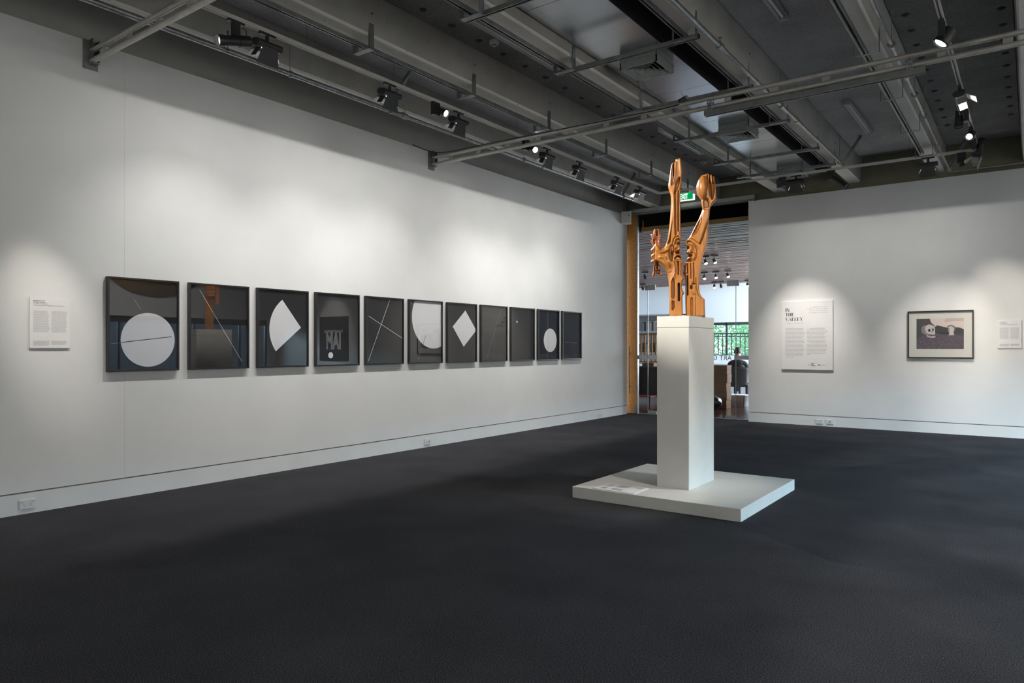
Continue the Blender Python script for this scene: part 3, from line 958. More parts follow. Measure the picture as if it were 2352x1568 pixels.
# ================================================================== PICTURES ON THE LEFT WALL
# each print: list of (material, polygon in wall coordinates (y, z))
def ell(y0, z0, ry, rz, n=64, a0=0, a1=2 * pi):
    return [(y0 + ry * math.cos(a0 + (a1 - a0) * i / n), z0 + rz * math.sin(a0 + (a1 - a0) * i / n)) for i in range(n + (0 if abs(a1 - a0 - 2 * pi) < 1e-6 else 1))]
def bar(y0, z0, y1, z1, w):
    d = Vector((y1 - y0, z1 - z0)).normalized()
    nx, nz = -d[1] * w / 2, d[0] * w / 2
    return [(y0 + nx, z0 + nz), (y1 + nx, z1 + nz), (y1 - nx, z1 - nz), (y0 - nx, z0 - nz)]
def clip(poly, y0, y1, z0, z1):
    def cut(p, ax, val, keep_greater):
        out = []
        for i in range(len(p)):
            a, b_ = p[i - 1], p[i]
            ia = (a[ax] >= val) == keep_greater
            ib = (b_[ax] >= val) == keep_greater
            if ia != ib:
                t = (val - a[ax]) / (b_[ax] - a[ax])
                out.append((a[0] + t * (b_[0] - a[0]), a[1] + t * (b_[1] - a[1])))
            if ib:
                out.append(b_)
        return out
    for ax, val, g in ((0, y0, True), (0, y1, False), (1, z0, True), (1, z1, False)):
        poly = cut(poly, ax, val, g)
        if len(poly) < 3: return []
    return poly

FY0, FP, FW, FZ0, FZ1 = 2.884, 0.7445, 0.645, 1.128, 1.968
PRINTS = [
    [('w', ell(3.248, 1.413, 0.246, 0.246)), ('k', bar(3.004, 1.388, 3.464, 1.444, 0.0065)), ('g', bar(2.916, 1.375, 3.002, 1.385, 0.0030)), ('g', bar(3.117, 1.781, 3.179, 1.687, 0.0030))],
    [('w', bar(3.742, 1.905, 4.200, 1.200, 0.0028))],
    [('w', ell(4.917, 1.539, 0.393, 0.393, 32, 2.2009, 3.7925) + [(4.927, 1.561)])],
    [('w', ell(5.340, 1.251, 0.035, 0.035))],
    [('w', bar(6.280, 1.953, 5.916, 1.176, 0.0060)), ('w', bar(5.921, 1.724, 6.505, 1.455, 0.0060))],
    [('w', ell(7.087, 1.745, 0.419, 0.419)), ('k', bar(6.937, 1.506, 6.871, 1.370, 0.0060)), ('g', bar(6.871, 1.370, 6.786, 1.186, 0.0040))],
    [('w', [(7.751, 1.869), (7.998, 1.589), (7.714, 1.350), (7.476, 1.632)])],
    [('g', bar(8.594, 1.915, 8.241, 1.178, 0.0030))],
    [('w', [(9.008, 1.763), (9.033, 1.741), (9.011, 1.721), (8.988, 1.745)])],
    [('w', ell(9.966, 1.458, 0.198, 0.198)), ('g', bar(9.896, 1.954, 9.888, 1.140, 0.0040))],
    [('g', bar(10.427, 1.430, 10.830, 1.416, 0.0050))]]
LBL = ['first framed print from the left, white disc with a dark line',
       'second framed print from the left, thin white line on charcoal',
       'third framed print, large white quarter fan shape',
       'fourth framed print, tiny white dot low on charcoal',
       'fifth framed print, two white lines crossing',
       'sixth framed print, big white disc cut off by its frame',
       'seventh framed print, large white diamond',
       'eighth framed print, faint thin slanting line on grey',
       'ninth framed print, tiny white diamond near its upper left',
       'tenth framed print, white oval disc low on a mirrored dark blue tint',
       'eleventh framed print, farthest, short faint level line']
PMAT = {'w': M['white_print'], 'k': M['ink'], 'g': M['grey_line']}
NAV = mat('navy_mirror_print', (0.011, 0.013, 0.020), (0.013, 0.016, 0.023), rough=0.7, scale=(4, 4, 4), spec=.2)  # navy tint paints in the foyer mirrored by the glass
GRY = mat('grey_print', (0.016, 0.016, 0.016), (0.019, 0.019, 0.018), rough=0.7, scale=(4, 4, 4), spec=.2)
def picture_frame(i):
    y0 = FY0 + i * FP
    cy, cz = y0 + FW / 2, (FZ0 + FZ1) / 2
    root = empty('framed_print', (XL, cy, cz))
    tag(root, LBL[i], 'picture', 'black framed prints in a row on the left wall')
    hw, hh, fw, dp = FW / 2, (FZ1 - FZ0) / 2, .016, .045
    for nm, (a, b_, c, d) in (('rail', (-hw, hw, hh - fw, hh)), ('rail', (-hw, hw, -hh, -hh + fw)), ('stile', (-hw, -hw + fw, -hh + fw, hh - fw)), ('stile', (hw - fw, hw, -hh + fw, hh - fw))):
        MB().box(0.004, dp, a, b_, c, d).build(nm, M['frame'], root, bevel=.0015)
    pm = {7: GRY, 9: NAV, 10: NAV}.get(i, M['print'])
    pr_ = MB().box(.02, .024, -hw + fw, hw - fw, -hh + fw, hh - fw).build('print', pm, root)
    k = 0
    for (mk, poly) in PRINTS[i]:
        poly = clip([(p[0] - cy, p[1] - cz) for p in poly], -hw + fw, hw - fw, -hh + fw, hh - fw)
        if not poly: continue
        x = .0242 + .0002 * k
        k += 1
        MB().add([(x, p[0], p[1]) for p in poly], [tuple(range(len(poly)))]).build('printed_shape', PMAT[mk], pr_)
    MB().add([(.034, -hw + fw, -hh + fw), (.034, hw - fw, -hh + fw), (.034, hw - fw, hh - fw), (.034, -hw + fw, hh - fw)], [(0, 1, 2, 3)]).build('glass_pane', M['pglass'], root)
for i in range(11):
    picture_frame(i)

# ================================================================== TEXT PANELS
def greek(parent, name, x0, z_top, width, lines, pitch, h, m, seed, indents=(), last=None, y=-.0005):
    """rows of illegibly small words, printed flat on the panel (local x right, z up, facing -y)"""
    rn = random.Random(seed)
    b = MB()
    for r in range(lines):
        z1 = z_top - r * pitch
        x = x0 + (pitch * 2 if r in indents else 0)
        end = x0 + width * (rn.uniform(.86, 1.0) if not (last and r == lines - 1) else last)
        while x < end - h:
            wd = min(rn.uniform(1.0, 5.2) * h, end - x)
            b.add([(x, y, z1 - h), (x + wd, y, z1 - h), (x + wd, y, z1), (x, y, z1)], [(0, 1, 2, 3)])
            x += wd + h * .75
    return b.build(name, m, parent)
def flat(parent, name, polys, m, y=-.0006):
    b = MB()
    for p in polys:
        b.add([(q[0], y, q[1]) for q in p], [tuple(range(len(p)))])
    return b.build(name, m, parent)
def rect(x0, x1, z0, z1):
    return [(x0, z0), (x1, z0), (x1, z1), (x0, z1)]
def letter(ch):
    """high-contrast capitals, cap height 1; returns polygons and advance"""
    T, t = .22, .05
    def sf(x, w, z):
        return rect(x - w / 2, x + w / 2, z, z + t)
    if ch == 'I': return [rect(.1, .1 + T, 0, 1), sf(.1 + T / 2, .32, 0), sf(.1 + T / 2, .32, 1 - t)], .38
    if ch == 'N': return [rect(.09, .09 + t, 0, 1), rect(.80, .80 + t, 0, 1), [(.09, 1), (.09 + T + .05, 1), (.835, 0), (.80 - T + .06, 0)], sf(.11, .22, 0), sf(.10, .2, 1 - t), sf(.82, .22, 1 - t)], .98
    if ch == 'T': return [rect(.34, .34 + T, 0, 1), rect(.02, .83, 1 - t, 1), rect(.02, .02 + t, .74, 1), rect(.795, .83, .74, 1), sf(.425, .32, 0)], .86
    if ch == 'H': return [rect(.1, .1 + T, 0, 1), rect(.66, .66 + T, 0, 1), rect(.1, .8, .5, .5 + t), sf(.185, .32, 0), sf(.185, .32, 1 - t), sf(.745, .32, 0), sf(.745, .32, 1 - t)], .98
    if ch == 'E': return [rect(.1, .1 + T, 0, 1), rect(.02, .72, 0, t), rect(.02, .69, 1 - t, 1), rect(.2, .52, .5, .5 + t), rect(.685, .72, 0, .25), rect(.655, .69, .76, 1), rect(.49, .52, .38, .64)], .82
    if ch == 'V': return [[(.08, 1), (.08 + T + .03, 1), (.53, .05), (.45, 0), (.42, 0)], [(.80, 1), (.84, 1), (.47, 0), (.44, 0)], sf(.17, .34, 1 - t), sf(.82, .24, 1 - t)], .94
    if ch == 'A': return [[(.40, 1), (.48, 1), (.86, 0), (.66, 0)], [(.42, 1), (.46, 1), (.10, 0), (.06, 0)], rect(.22, .66, .3, .3 + t), sf(.09, .24, 0), sf(.76, .34, 0)], .92
    if ch == 'L': return [rect(.1, .1 + T, 0, 1), rect(.02, .70, 0, t), rect(.665, .70, 0, .28), sf(.185, .32, 1 - t)], .78
    if ch == 'Y': return [[(.06, 1), (.06 + T + .03, 1), (.53, .42), (.37, .42)], [(.78, 1), (.82, 1), (.50, .42), (.46, .42)], rect(.36, .36 + T, 0, .45), sf(.15, .34, 1 - t), sf(.80, .24, 1 - t), sf(.445, .32, 0)], .9
    return [], .4
def headline(parent, s, x, z, h, m):
    polys = []
    for ch in s:
        ps, adv = letter(ch)
        for p in ps:
            polys.append([(x + q[0] * h, z + q[1] * h) for q in p])
        x += adv * h * 1.02
    return flat(parent, 'title_line', polys, m)
TX = Matrix.Rotation(R(90), 4, 'X')
def words(parent, body, x, z, size, m, align='LEFT', shear=0.0, offset=0.0, xs=1.0, name='text_line'):
    return text_obj(name, body, size, m, parent, Matrix.Translation((x, -.0008, z)) @ TX, align=align, shear=shear, offset=offset, xs=xs)

# main exhibition panel on the back wall
pn = empty('exhibition_text_panel', (-3.528, YB - .03, .955))
tag(pn, 'large white exhibition panel headed IN THE VALLEY on the back wall', 'text panel')
PW, PH = .834, 1.178
MB().box(0, PW, 0, .028, 0, PH).build('board', M['board'], pn, bevel=.001)
for s_, z in (('IN', 1.005), ('THE', .925), ('VALLEY', .845)):
    headline(pn, s_, .062, z, .056, M['ink'])
words(pn, '2 October - 12 December 2021', .066, .795, .0235, M['paleink'], shear=.25)
for t_, z in (('An exhibition developed by', 1.066), ('Te Pataka Toi Adam Art Gallery', 1.034), ('from the Victoria University', 1.002), ('of Wellington Art Collection', .970)):
    words(pn, t_, .752, z, .0255, M['greyink'], align='RIGHT', shear=.25)
greek(pn, 'text_block', .066, .714, .325, 23, .0225, .0068, M['greyink'], 3, last=.45)
greek(pn, 'text_block', .420, .714, .335, 21, .0225, .0068, M['greyink'], 4, indents=(0, 11), last=.2)
words(pn, 'Adam', .492, .106, .0225, M['ink'], offset=.0006)
words(pn, 'Art', .492, .086, .0225, M['ink'], offset=.0006)
words(pn, 'Gallery', .492, .066, .0225, M['ink'], offset=.0006)
words(pn, 'Te', .484, .106, .019, M['paleink'], align='RIGHT')
words(pn, 'Pataka', .484, .086, .019, M['paleink'], align='RIGHT')
words(pn, 'Toi', .484, .066, .019, M['paleink'], align='RIGHT')
flat(pn, 'emblem', [rect(.602, .626, .076, .092)], M['ink'])
words(pn, 'WELLINGTON', .630, .077, .0165, M['ink'], xs=.8)

def small_panel(name, label, loc, rz, W, Hh, seed, tilt=None):
    r = empty(name, loc, rz)
    tag(r, label, 'text panel', 'small white text labels')
    MB().box(0, W, 0, .010, 0, Hh).build('board', M['board'], r, bevel=.0008)
    k = W / .297
    words(r, '11 colour photographs', .026 * k, Hh - .056 * k, .0115 * k, M['ink'])
    words(r, 'Victoria University of Wellington Art Collection', .026 * k, Hh - .070 * k, .0115 * k, M['ink'])
    greek(r, 'text_block', .026 * k, Hh - .026 * k, .09 * k, 2, .0125 * k, .0038 * k, M['ink'], seed)
    greek(r, 'text_block', .026 * k, Hh - .112 * k, .120 * k, 24, .0074 * k, .0027 * k, M['greyink'], seed + 1)
    greek(r, 'text_block', .158 * k, Hh - .112 * k, .120 * k, 24, .0074 * k, .0027 * k, M['greyink'], seed + 2)
    greek(r, 'text_block', .026 * k, Hh - .358 * k, .120 * k, 6, .0066 * k, .003 * k, M['greyink'], seed + 3)
    greek(r, 'text_block', .158 * k, Hh - .358 * k, .120 * k, 5, .0066 * k, .003 * k, M['greyink'], seed + 4)
    return r
small_panel('text_label', 'small white text label at the far left of the picture wall', (XL + .014, 2.297, 1.338), pi / 2, .297, .417, 20)
small_panel('text_label', 'small white text label right of the framed skull photograph', (-.405, YB - .014, 1.328), 0, .29, .414, 30)

# ================================================================== FRAMED SKULL PHOTOGRAPH
sk = empty('framed_photograph', (-1.145, YB - .002, 1.541))
tag(sk, 'black framed photograph of a skull and a marble head in a cream mount', 'picture')
hw, hh, fw = .44, .370, .018
for nm, (a, b_, c, d) in (('rail', (-hw, hw, hh - fw, hh)), ('rail', (-hw, hw, -hh, -hh + fw)), ('stile', (-hw, -hw + fw, -hh + fw, hh - fw)), ('stile', (hw - fw, hw, -hh + fw, hh - fw))):
    MB().box(a, b_, -.04, -.002, c, d).build(nm, M['frame'], sk, bevel=.0015)
MB().box(-hw + fw, hw - fw, -.016, -.012, -hh + fw, hh - fw).build('mount', M['mount'], sk)
IW, IH, ICX, ICZ = .632, .474, -.003, .011
ph = MB().box(ICX - IW / 2, ICX + IW / 2, -.0168, -.016, ICZ - IH / 2, ICZ + IH / 2).build('photograph', mat('photo_dark_sky', (0.030, 0.026, 0.034), (0.045, 0.04, 0.05), rough=.6, scale=(5, 5, 5)), sk)
pcream = mat('photo_cream', (0.72, 0.62, 0.56), rough=.6)
pbone = mat('photo_bone', (0.62, 0.56, 0.55), rough=.6)
pmid = mat('photo_bone_shade', (0.20, 0.17, 0.19), (0.26, 0.22, 0.24), rough=.6, scale=(30, 30, 30))
pgrass = mat('photo_ground', (0.02, 0.014, 0.024), (0.22, 0.16, 0.21), rough=.6, scale=(150, 150, 150), lo=.42, hi=.68)
pdark = mat('photo_black', (0.012, 0.010, 0.014), rough=.6)
phil = mat('photo_hill', (0.035, 0.03, 0.038), rough=.6)
def ph_poly(mm, pts, lay):
    """pts in crop pixels of the photograph print: x 292..1203, y 340..928 (top to bottom)"""
    P = [(ICX - IW / 2 + IW * (x - 293) / 909, ICZ + IH / 2 - IH * (y - 345) / 583) for x, y in pts]
    P = clip(P, ICX - IW / 2, ICX + IW / 2, ICZ - IH / 2, ICZ + IH / 2)
    if P:
        MB().add([(p[0], -.0168 - .0002 * lay, p[1]) for p in P], [tuple(range(len(P)))]).build('photo_shape', mm, ph)
def pe(cx, cy, rx, ry, n=24, rot=0):
    o_ = []
    for i in range(n):
        t = 2 * pi * i / n
        a, b_ = rx * math.cos(t), ry * math.sin(t)
        o_.append((cx + a * math.cos(rot) - b_ * math.sin(rot), cy + a * math.sin(rot) + b_ * math.cos(rot)))
    return o_
ph_poly(pcream, [(553, 345), (1210, 345), (1210, 560), (1130, 525), (1050, 515), (880, 520), (800, 500), (695, 475), (640, 515), (650, 480), (590, 430), (565, 380)], 1)
ph_poly(mat('photo_pink_cloud', (0.58, 0.47, 0.46), rough=.6), [(860, 345), (1210, 345), (1210, 400), (1000, 400), (830, 420)], 2)
ph_poly(phil, [(640, 520), (695, 475), (800, 500), (880, 520), (1050, 515), (1130, 525), (1210, 560), (1210, 700), (640, 700)], 2)
ph_poly(pgrass, [(290, 740), (380, 690), (480, 650), (560, 635), (700, 610), (820, 640), (960, 660), (1100, 660), (1210, 690), (1210, 935), (290, 935)], 3)
ph_poly(pmid, pe(480, 560, 95, 92, rot=.3), 4)
ph_poly(pbone, pe(560, 545, 100, 85, rot=.4) , 5)
ph_poly(pbone, [(480, 600), (650, 560), (660, 620), (655, 650), (600, 655), (560, 640), (500, 632)], 6)
ph_poly(pmid, [(490, 632), (560, 640), (655, 655), (650, 672), (560, 668), (510, 660)], 7)
ph_poly(pbone, [(485, 645), (520, 672), (560, 686), (660, 680), (668, 705), (600, 714), (540, 705), (505, 690)], 8)
ph_poly(pdark, pe(545, 570, 26, 28), 9)
ph_poly(pdark, pe(616, 556, 17, 27, rot=-.2), 9)
ph_poly(pdark, [(592, 590), (606, 588), (612, 606), (590, 610)], 9)
ph_poly(pdark, [(560, 655), (650, 660), (648, 668), (575, 665)], 10)
ph_poly(pbone, pe(962, 560, 58, 62), 5)
ph_poly(pbone, [(925, 595), (1010, 590), (1015, 640), (1025, 665), (910, 668), (930, 640)], 6)
for cx, cy, r_ in ((905, 500, 18), (930, 488, 18), (960, 484, 19), (990, 490, 19), (1015, 505, 20), (1030, 530, 18), (1028, 560, 16), (1020, 585, 12)):
    ph_poly(pmid, pe(cx, cy, r_, r_ * .85, 12), 7)
for cx, cy in ((918, 497), (945, 486), (975, 488), (1004, 499), (1024, 520)):
    ph_poly(pdark, pe(cx, cy, 6, 5, 8), 8)
ph_poly(pmid, [(905, 535), (925, 530), (925, 545), (935, 600), (920, 600), (910, 570)], 8)
ph_poly(pdark, pe(930, 545, 9, 5, 10), 9)
ph_poly(pdark, [(922, 590), (940, 588), (938, 596), (922, 597)], 9)
ph_poly(pdark, [(668, 610), (900, 600), (915, 655), (760, 650)], 5)
MB().add([(-hw + fw, -.028, -hh + fw), (hw - fw, -.028, -hh + fw), (hw - fw, -.028, hh - fw), (-hw + fw, -.028, hh - fw)], [(0, 1, 2, 3)]).build('glass_pane', M['pglass'], sk)

# poster farther right on the back wall, seen mirrored in the fourth print
ps_ = empty('text_poster', (1.88, YB - .02, .96))
tag(ps_, 'dark poster reading I AM on the back wall, mirrored in the fourth framed print', 'poster')
MB().box(0, 1.2, 0, .018, 0, 1.22).build('canvas', mat('poster_black', (.012, .011, .014), rough=.7), ps_)
words(ps_, 'ITHINKTHEREFORE', .60, .775, .105, mat('poster_grey', (.7, .7, .72), rough=.7), align='CENTER', offset=.005, xs=.86)
words(ps_, 'IAM', .60, .345, .62, mat('poster_light', (.85, .85, .86), rough=.7), align='CENTER', offset=.03, xs=.60)

# bronze dish above the gallery window, seen mirrored in the first print
dm = wood('brushed_bronze', (0.05, 0.03, 0.012), (0.10, 0.065, 0.025), (0.16, 0.10, 0.04), (3, 60, 60), .4, .2)
dsh = MB().lathe([(.03, .16), (.55, .13), (.95, .07), (1.2, .0), (1.18, -.02), (.2, -.02)], (0, 0, 0), 48).build('bronze_dish', dm, smooth=True, loc=(4.97, 9.15, 3.28))
dsh.rotation_euler = (0, R(-90), 0)
dsh.scale = (.55, 1, 1)
tag(dsh, 'broad dark bronze dish above the gallery window, mirrored in the first framed print', 'dish')

# ================================================================== POWER OUTLETS
def outlet(loc, rz, label, kind='double'):
    r = empty('power_outlet', loc, rz)
    tag(r, label, 'outlet', 'white wall outlets on the skirting')
    MB().box(-.058, .058, -.012, 0, -.038, .038).build('face_plate', M['plastic'], r, bevel=.003)
    if kind == 'double':
        for s_ in (-1, 1):
            MB().box(s_ * .040 - .011, s_ * .040 + .011, -.016, -.011, .014, .026).build('rocker_switch', M['lamp_white'], r)
            sl = MB()
            for (dx, dz, rt) in ((-.007, .004, .5), (.007, .004, -.5), (0, -.010, 0)):
                cx = s_ * .022 + dx
                c_, s2 = math.cos(rt), math.sin(rt)
                pts = [(cx + a * c_ - b_ * s2, dz - .006 + a * s2 + b_ * c_) for a, b_ in ((-.0014, -.004), (.0014, -.004), (.0014, .004), (-.0014, .004))]
                sl.add([(p[0], -.0125, p[1]) for p in pts], [(0, 1, 2, 3)])
            sl.build('socket_slots', M['hole'], r)
    elif kind == 'single':
        sl = MB()
        for cx in (-.02, .02):
            sl.box(cx - .006, cx + .006, -.0128, -.0118, -.016, .0)
        sl.build('socket_slots', M['hole'], r)
        MB().box(.03, .05, -.016, -.011, -.006, .02).build('rocker_switch', M['lamp_white'], r)
    else:
        MB().box(-.012, .008, -.0128, -.0118, -.010, .008).build('data_jack', M['hole'], r)
outlet((XL, 2.283, .078), pi / 2, 'white double power outlet at the near end of the left skirting')
outlet((XL, 6.985, .076), pi / 2, 'white outlet halfway along the left skirting', 'single')
outlet((XL, 11.70, .066), pi / 2, 'far small white outlet on the left skirting by the doorway', 'single')
outlet((-2.913, YB, .076), 0, 'left of two outlets on the back wall skirting')
outlet((-2.746, YB, .080), 0, 'right of two outlets on the back wall skirting, a data plate', 'data')

# ================================================================== PLINTH, PEDESTAL, CARD
o = MB().box(-3.314, -1.80, 5.42, 6.95, 0, .10).build('plinth', M['plinth'], bevel=.003)
tag(o, 'wide low white square plinth on the carpet', 'plinth')
pd = empty('pedestal', (-2.553, 6.17, .10))
tag(pd, 'tall slim white pedestal carrying the carved wooden sculpture', 'pedestal')
MB().box(-.15, .15, -.30, .30, 0, 1.418).build('shaft', M['plinth'], pd, bevel=.002)
MB().box(-.151, .151, -.301, .301, 1.421, 1.521).build('cap', M['plinth'], pd, bevel=.002)
MB().box(-.146, .146, -.296, .296, 1.417, 1.422).build('joint', M['groove'], pd)
MB().tube((.151, .085, 1.462), (.1525, .085, 1.462), .012, n=18).build('plug', M['skirting'], pd)
cd = empty('text_card', (-3.118, 5.44, .1005))
tag(cd, 'white text card lying flat on the corner of the plinth', 'text card')
MB().box(0, .405, 0, .285, 0, .005).build('card', M['board'], cd)
def card_text(name, x0, x1, y0, y1, n, seed):
    rn = random.Random(seed)
    b = MB()
    for i in range(n):
        y = y0 + (y1 - y0) * i / n
        x = x0
        e = x1 - rn.uniform(0, .012)
        while x < e:
            wd = min(rn.uniform(.004, .016), e - x)
            b.add([(x, y, .0056), (x + wd, y, .0056), (x + wd, y + .003, .0056), (x, y + .003, .0056)], [(0, 1, 2, 3)])
            x += wd + .003
    b.build(name, M['greyink'], cd)
card_text('text_block', .155, .262, .03, .115, 14, 1)
card_text('text_block', .155, .262, .15, .255, 16, 2)
card_text('text_block', .05, .11, .04, .11, 11, 3)
card_text('text_block', .05, .11, .15, .25, 13, 4)
card_text('text_block', .30, .385, .20, .255, 7, 5)

# ================================================================== CARVED WOODEN SCULPTURE
KU, KV, U0, V0 = .00390, .003995, 1575.8, 728.0
def seg_dist(px, py, pts, closed):
    """distance and nearest point to a polyline"""
    best = np.full(px.shape, 1e9)
    nx, ny = np.zeros_like(px), np.zeros_like(py)
    n = len(pts)
    for i in range(n if closed else n - 1):
        ax, ay = pts[i]
        bx, by = pts[(i + 1) % n]
        dx, dy = bx - ax, by - ay
        L2 = dx * dx + dy * dy + 1e-12
        t = np.clip(((px - ax) * dx + (py - ay) * dy) / L2, 0, 1)
        qx, qy = ax + t * dx, ay + t * dy
        d = (px - qx) ** 2 + (py - qy) ** 2
        m = d < best
        best = np.where(m, d, best)
        nx = np.where(m, qx, nx)
        ny = np.where(m, qy, ny)
    return np.sqrt(best), nx, ny
def inside(px, py, pts):
    c = np.zeros(px.shape, bool)
    n = len(pts)
    for i in range(n):
        ax, ay = pts[i]
        bx, by = pts[(i + 1) % n]
        if ay == by: continue
        m = ((ay > py) != (by > py)) & (px < (bx - ax) * (py - ay) / (by - ay) + ax)
        c ^= m
    return c
def soften(pts, sharp):
    """round an outline by Catmull-Rom, leaving marked corners sharp"""
    out = []
    n = len(pts)
    for i in range(n):
        p0, p1, p2, p3 = (np.array(pts[(i + j) % n], float) for j in (-1, 0, 1, 2))
        if i in sharp: p0 = p1
        if (i + 1) % n in sharp: p3 = p2
        for t in (0, .33, .66):
            out.append(tuple(.5 * ((2 * p1) + (-p0 + p2) * t + (2 * p0 - 5 * p1 + 4 * p2 - p3) * t * t + (-p0 + 3 * p1 - 3 * p2 + p3) * t ** 3)))
    return out
def sstep(x):
    x = np.clip(x, 0, 1)
    return x * x * (3 - 2 * x)
def carve(name, outline, sharp, feats, T, m, parent, res=.55, edge=4.0, rnd=.55, facet=None, yoff=0.0):
    ol = soften(outline, set(sharp))
    P = np.array(ol)
    x0, y0 = P.min(0) - res * 1.5
    x1, y1 = P.max(0) + res * 1.5
    xs = np.arange(x0, x1, res)
    ys = np.arange(y0, y1, res)
    gx, gy = np.meshgrid(xs, ys)
    d, qx, qy = seg_dist(gx, gy, ol, True)
    ins = inside(gx, gy, ol)
    cell = ins[:-1, :-1] | ins[1:, :-1] | ins[:-1, 1:] | ins[1:, 1:]
    used = np.zeros_like(ins)
    used[:-1, :-1] |= cell; used[1:, :-1] |= cell; used[:-1, 1:] |= cell; used[1:, 1:] |= cell
    vx = np.where(ins, gx, qx)
    vy = np.where(ins, gy, qy)
    sd = np.where(ins, d, 0)
    prof = 1 - rnd * (1 - np.clip(sd / edge, 0, 1)) ** 2
    h = T / 2 * prof
    hb = T / 2 * prof
    dep = np.zeros_like(h)
    for f in feats:
        k = f[0]
        if k == 'poly':
            dd, _, _ = seg_dist(vx, vy, f[1], True)
            dep += np.where(inside(vx, vy, f[1]), f[2] * sstep(dd / f[3]), 0)
        elif k == 'line':
            dd, _, _ = seg_dist(vx, vy, f[1], False)
            dep += f[3] * sstep(1 - dd / f[2])
        elif k == 'ell':
            q = ((vx - f[1]) / f[3]) ** 2 + ((vy - f[2]) / f[4]) ** 2
            dep += f[5] * np.sqrt(np.clip(1 - q, 0, 1))
    if facet is not None:
        dep += facet(vx, vy)
    h = np.maximum(h - 1.35 * dep, -T / 2 * .72)
    idx = -np.ones(ins.shape, int)
    n = int(used.sum())
    idx[used] = np.arange(n)
    X = (vx[used] - U0) * KU
    Z = (V0 - vy[used]) * KV
    F_ = np.stack([X, -h[used] * KV + yoff, Z], 1)
    B_ = np.stack([X, hb[used] * KV + yoff, Z], 1)
    ci, cj = np.nonzero(cell)
    q = np.stack([idx[ci, cj], idx[ci + 1, cj], idx[ci + 1, cj + 1], idx[ci, cj + 1]], 1)
    # border edges get their own wall vertices so the rim stays crisp
    ed = {}
    for a, b_, c, e in q:
        for s_, t_ in ((a, b_), (b_, c), (c, e), (e, a)):
            kk = (min(s_, t_), max(s_, t_))
            ed[kk] = None if kk in ed else (s_, t_)
    rim = [v for v in ed.values() if v is not None]
    wv, wf = [], []
    mp = {}
    for s_, t_ in rim:
        for u in (s_, t_):
            if u not in mp:
                mp[u] = len(wv)
                wv.append(F_[u]); wv.append(B_[u])
        a, b_ = mp[s_], mp[t_]
        wf.append((2 * n + a, 2 * n + a + 1, 2 * n + b_ + 1, 2 * n + b_))
    vs = [tuple(p) for p in F_] + [tuple(p) for p in B_] + [tuple(p) for p in wv]
    fs = [tuple(r_) for r_ in q] + [tuple(n + r_[::-1]) for r_ in q] + wf
    me = bpy.data.meshes.new(name)
    me.from_pydata(vs, [], fs)
    me.materials.append(m)
    me.polygons.foreach_set('use_smooth', [True] * len(fs))
    me.validate()
    me.update()
    o = bpy.data.objects.new(name, me)
    COL.objects.link(o)
    o.parent = parent
    return o

sc_root = empty('carved_sculpture', (-2.553, 6.17, 1.6215), R(25))
tag(sc_root, 'tall carved orange wooden sculpture of two split faces ending in hands and spoon', 'sculpture')

LEFT = [(1551.8, 365.7), (1559.8, 364.7), (1563.6, 366.5), (1566.8, 396), (1565.5, 412.8), (1563.2, 433.5), (1562.3, 455), (1562.7, 480), (1563.1, 527), (1564.4, 545), (1563.9, 551), (1561.9, 556), (1561.2, 565.5), (1563.8, 571.9), (1562.5, 576.4), (1560.9, 581.5), (1564.1, 588.5), (1564.4, 596), (1566.6, 599.5), (1570.5, 600.6), (1570.8, 603.1), (1567.3, 607.6), (1566.3, 616.5), (1566.3, 633.6), (1572, 641.4), (1567.1, 646.8), (1565.9, 656.7), (1567.4, 665.9), (1572, 673.9), (1567.4, 680.4), (1567.6, 700), (1567.8, 728), (1537.8, 728), (1537.6, 696.5), (1536.4, 658.3), (1534.3, 636), (1529.6, 620.4), (1524.5, 610.2), (1516.9, 602.8), (1510.5, 599.3), (1505.4, 598), (1503.5, 603.8), (1494.6, 601.2), (1494.2, 598), (1501.6, 592.9), (1500.3, 588.5), (1495.8, 589.7), (1494.6, 585.3), (1501.9, 579.5), (1500.3, 575.1), (1496.5, 575.7), (1494.2, 572.5), (1500.3, 564.9), (1505.7, 557.2), (1507.3, 559.1), (1510.5, 565.5), (1515, 568.7), (1522, 569.3), (1526.5, 565.5), (1529.6, 558.5), (1532.8, 547.7), (1534.1, 538.9), (1537.3, 519.7), (1539.8, 491), (1541.4, 470), (1541.4, 451.8), (1539.1, 440.3), (1534.9, 427.3), (1536.5, 415.1), (1539.9, 392.1), (1543, 375.7), (1548.7, 374.5), (1551.8, 370)]
LS = [0, 1, 19, 20, 24, 28, 31, 32, 40, 41, 42, 44, 45, 46, 48, 49, 50, 53, 66, 68, 71, 72]
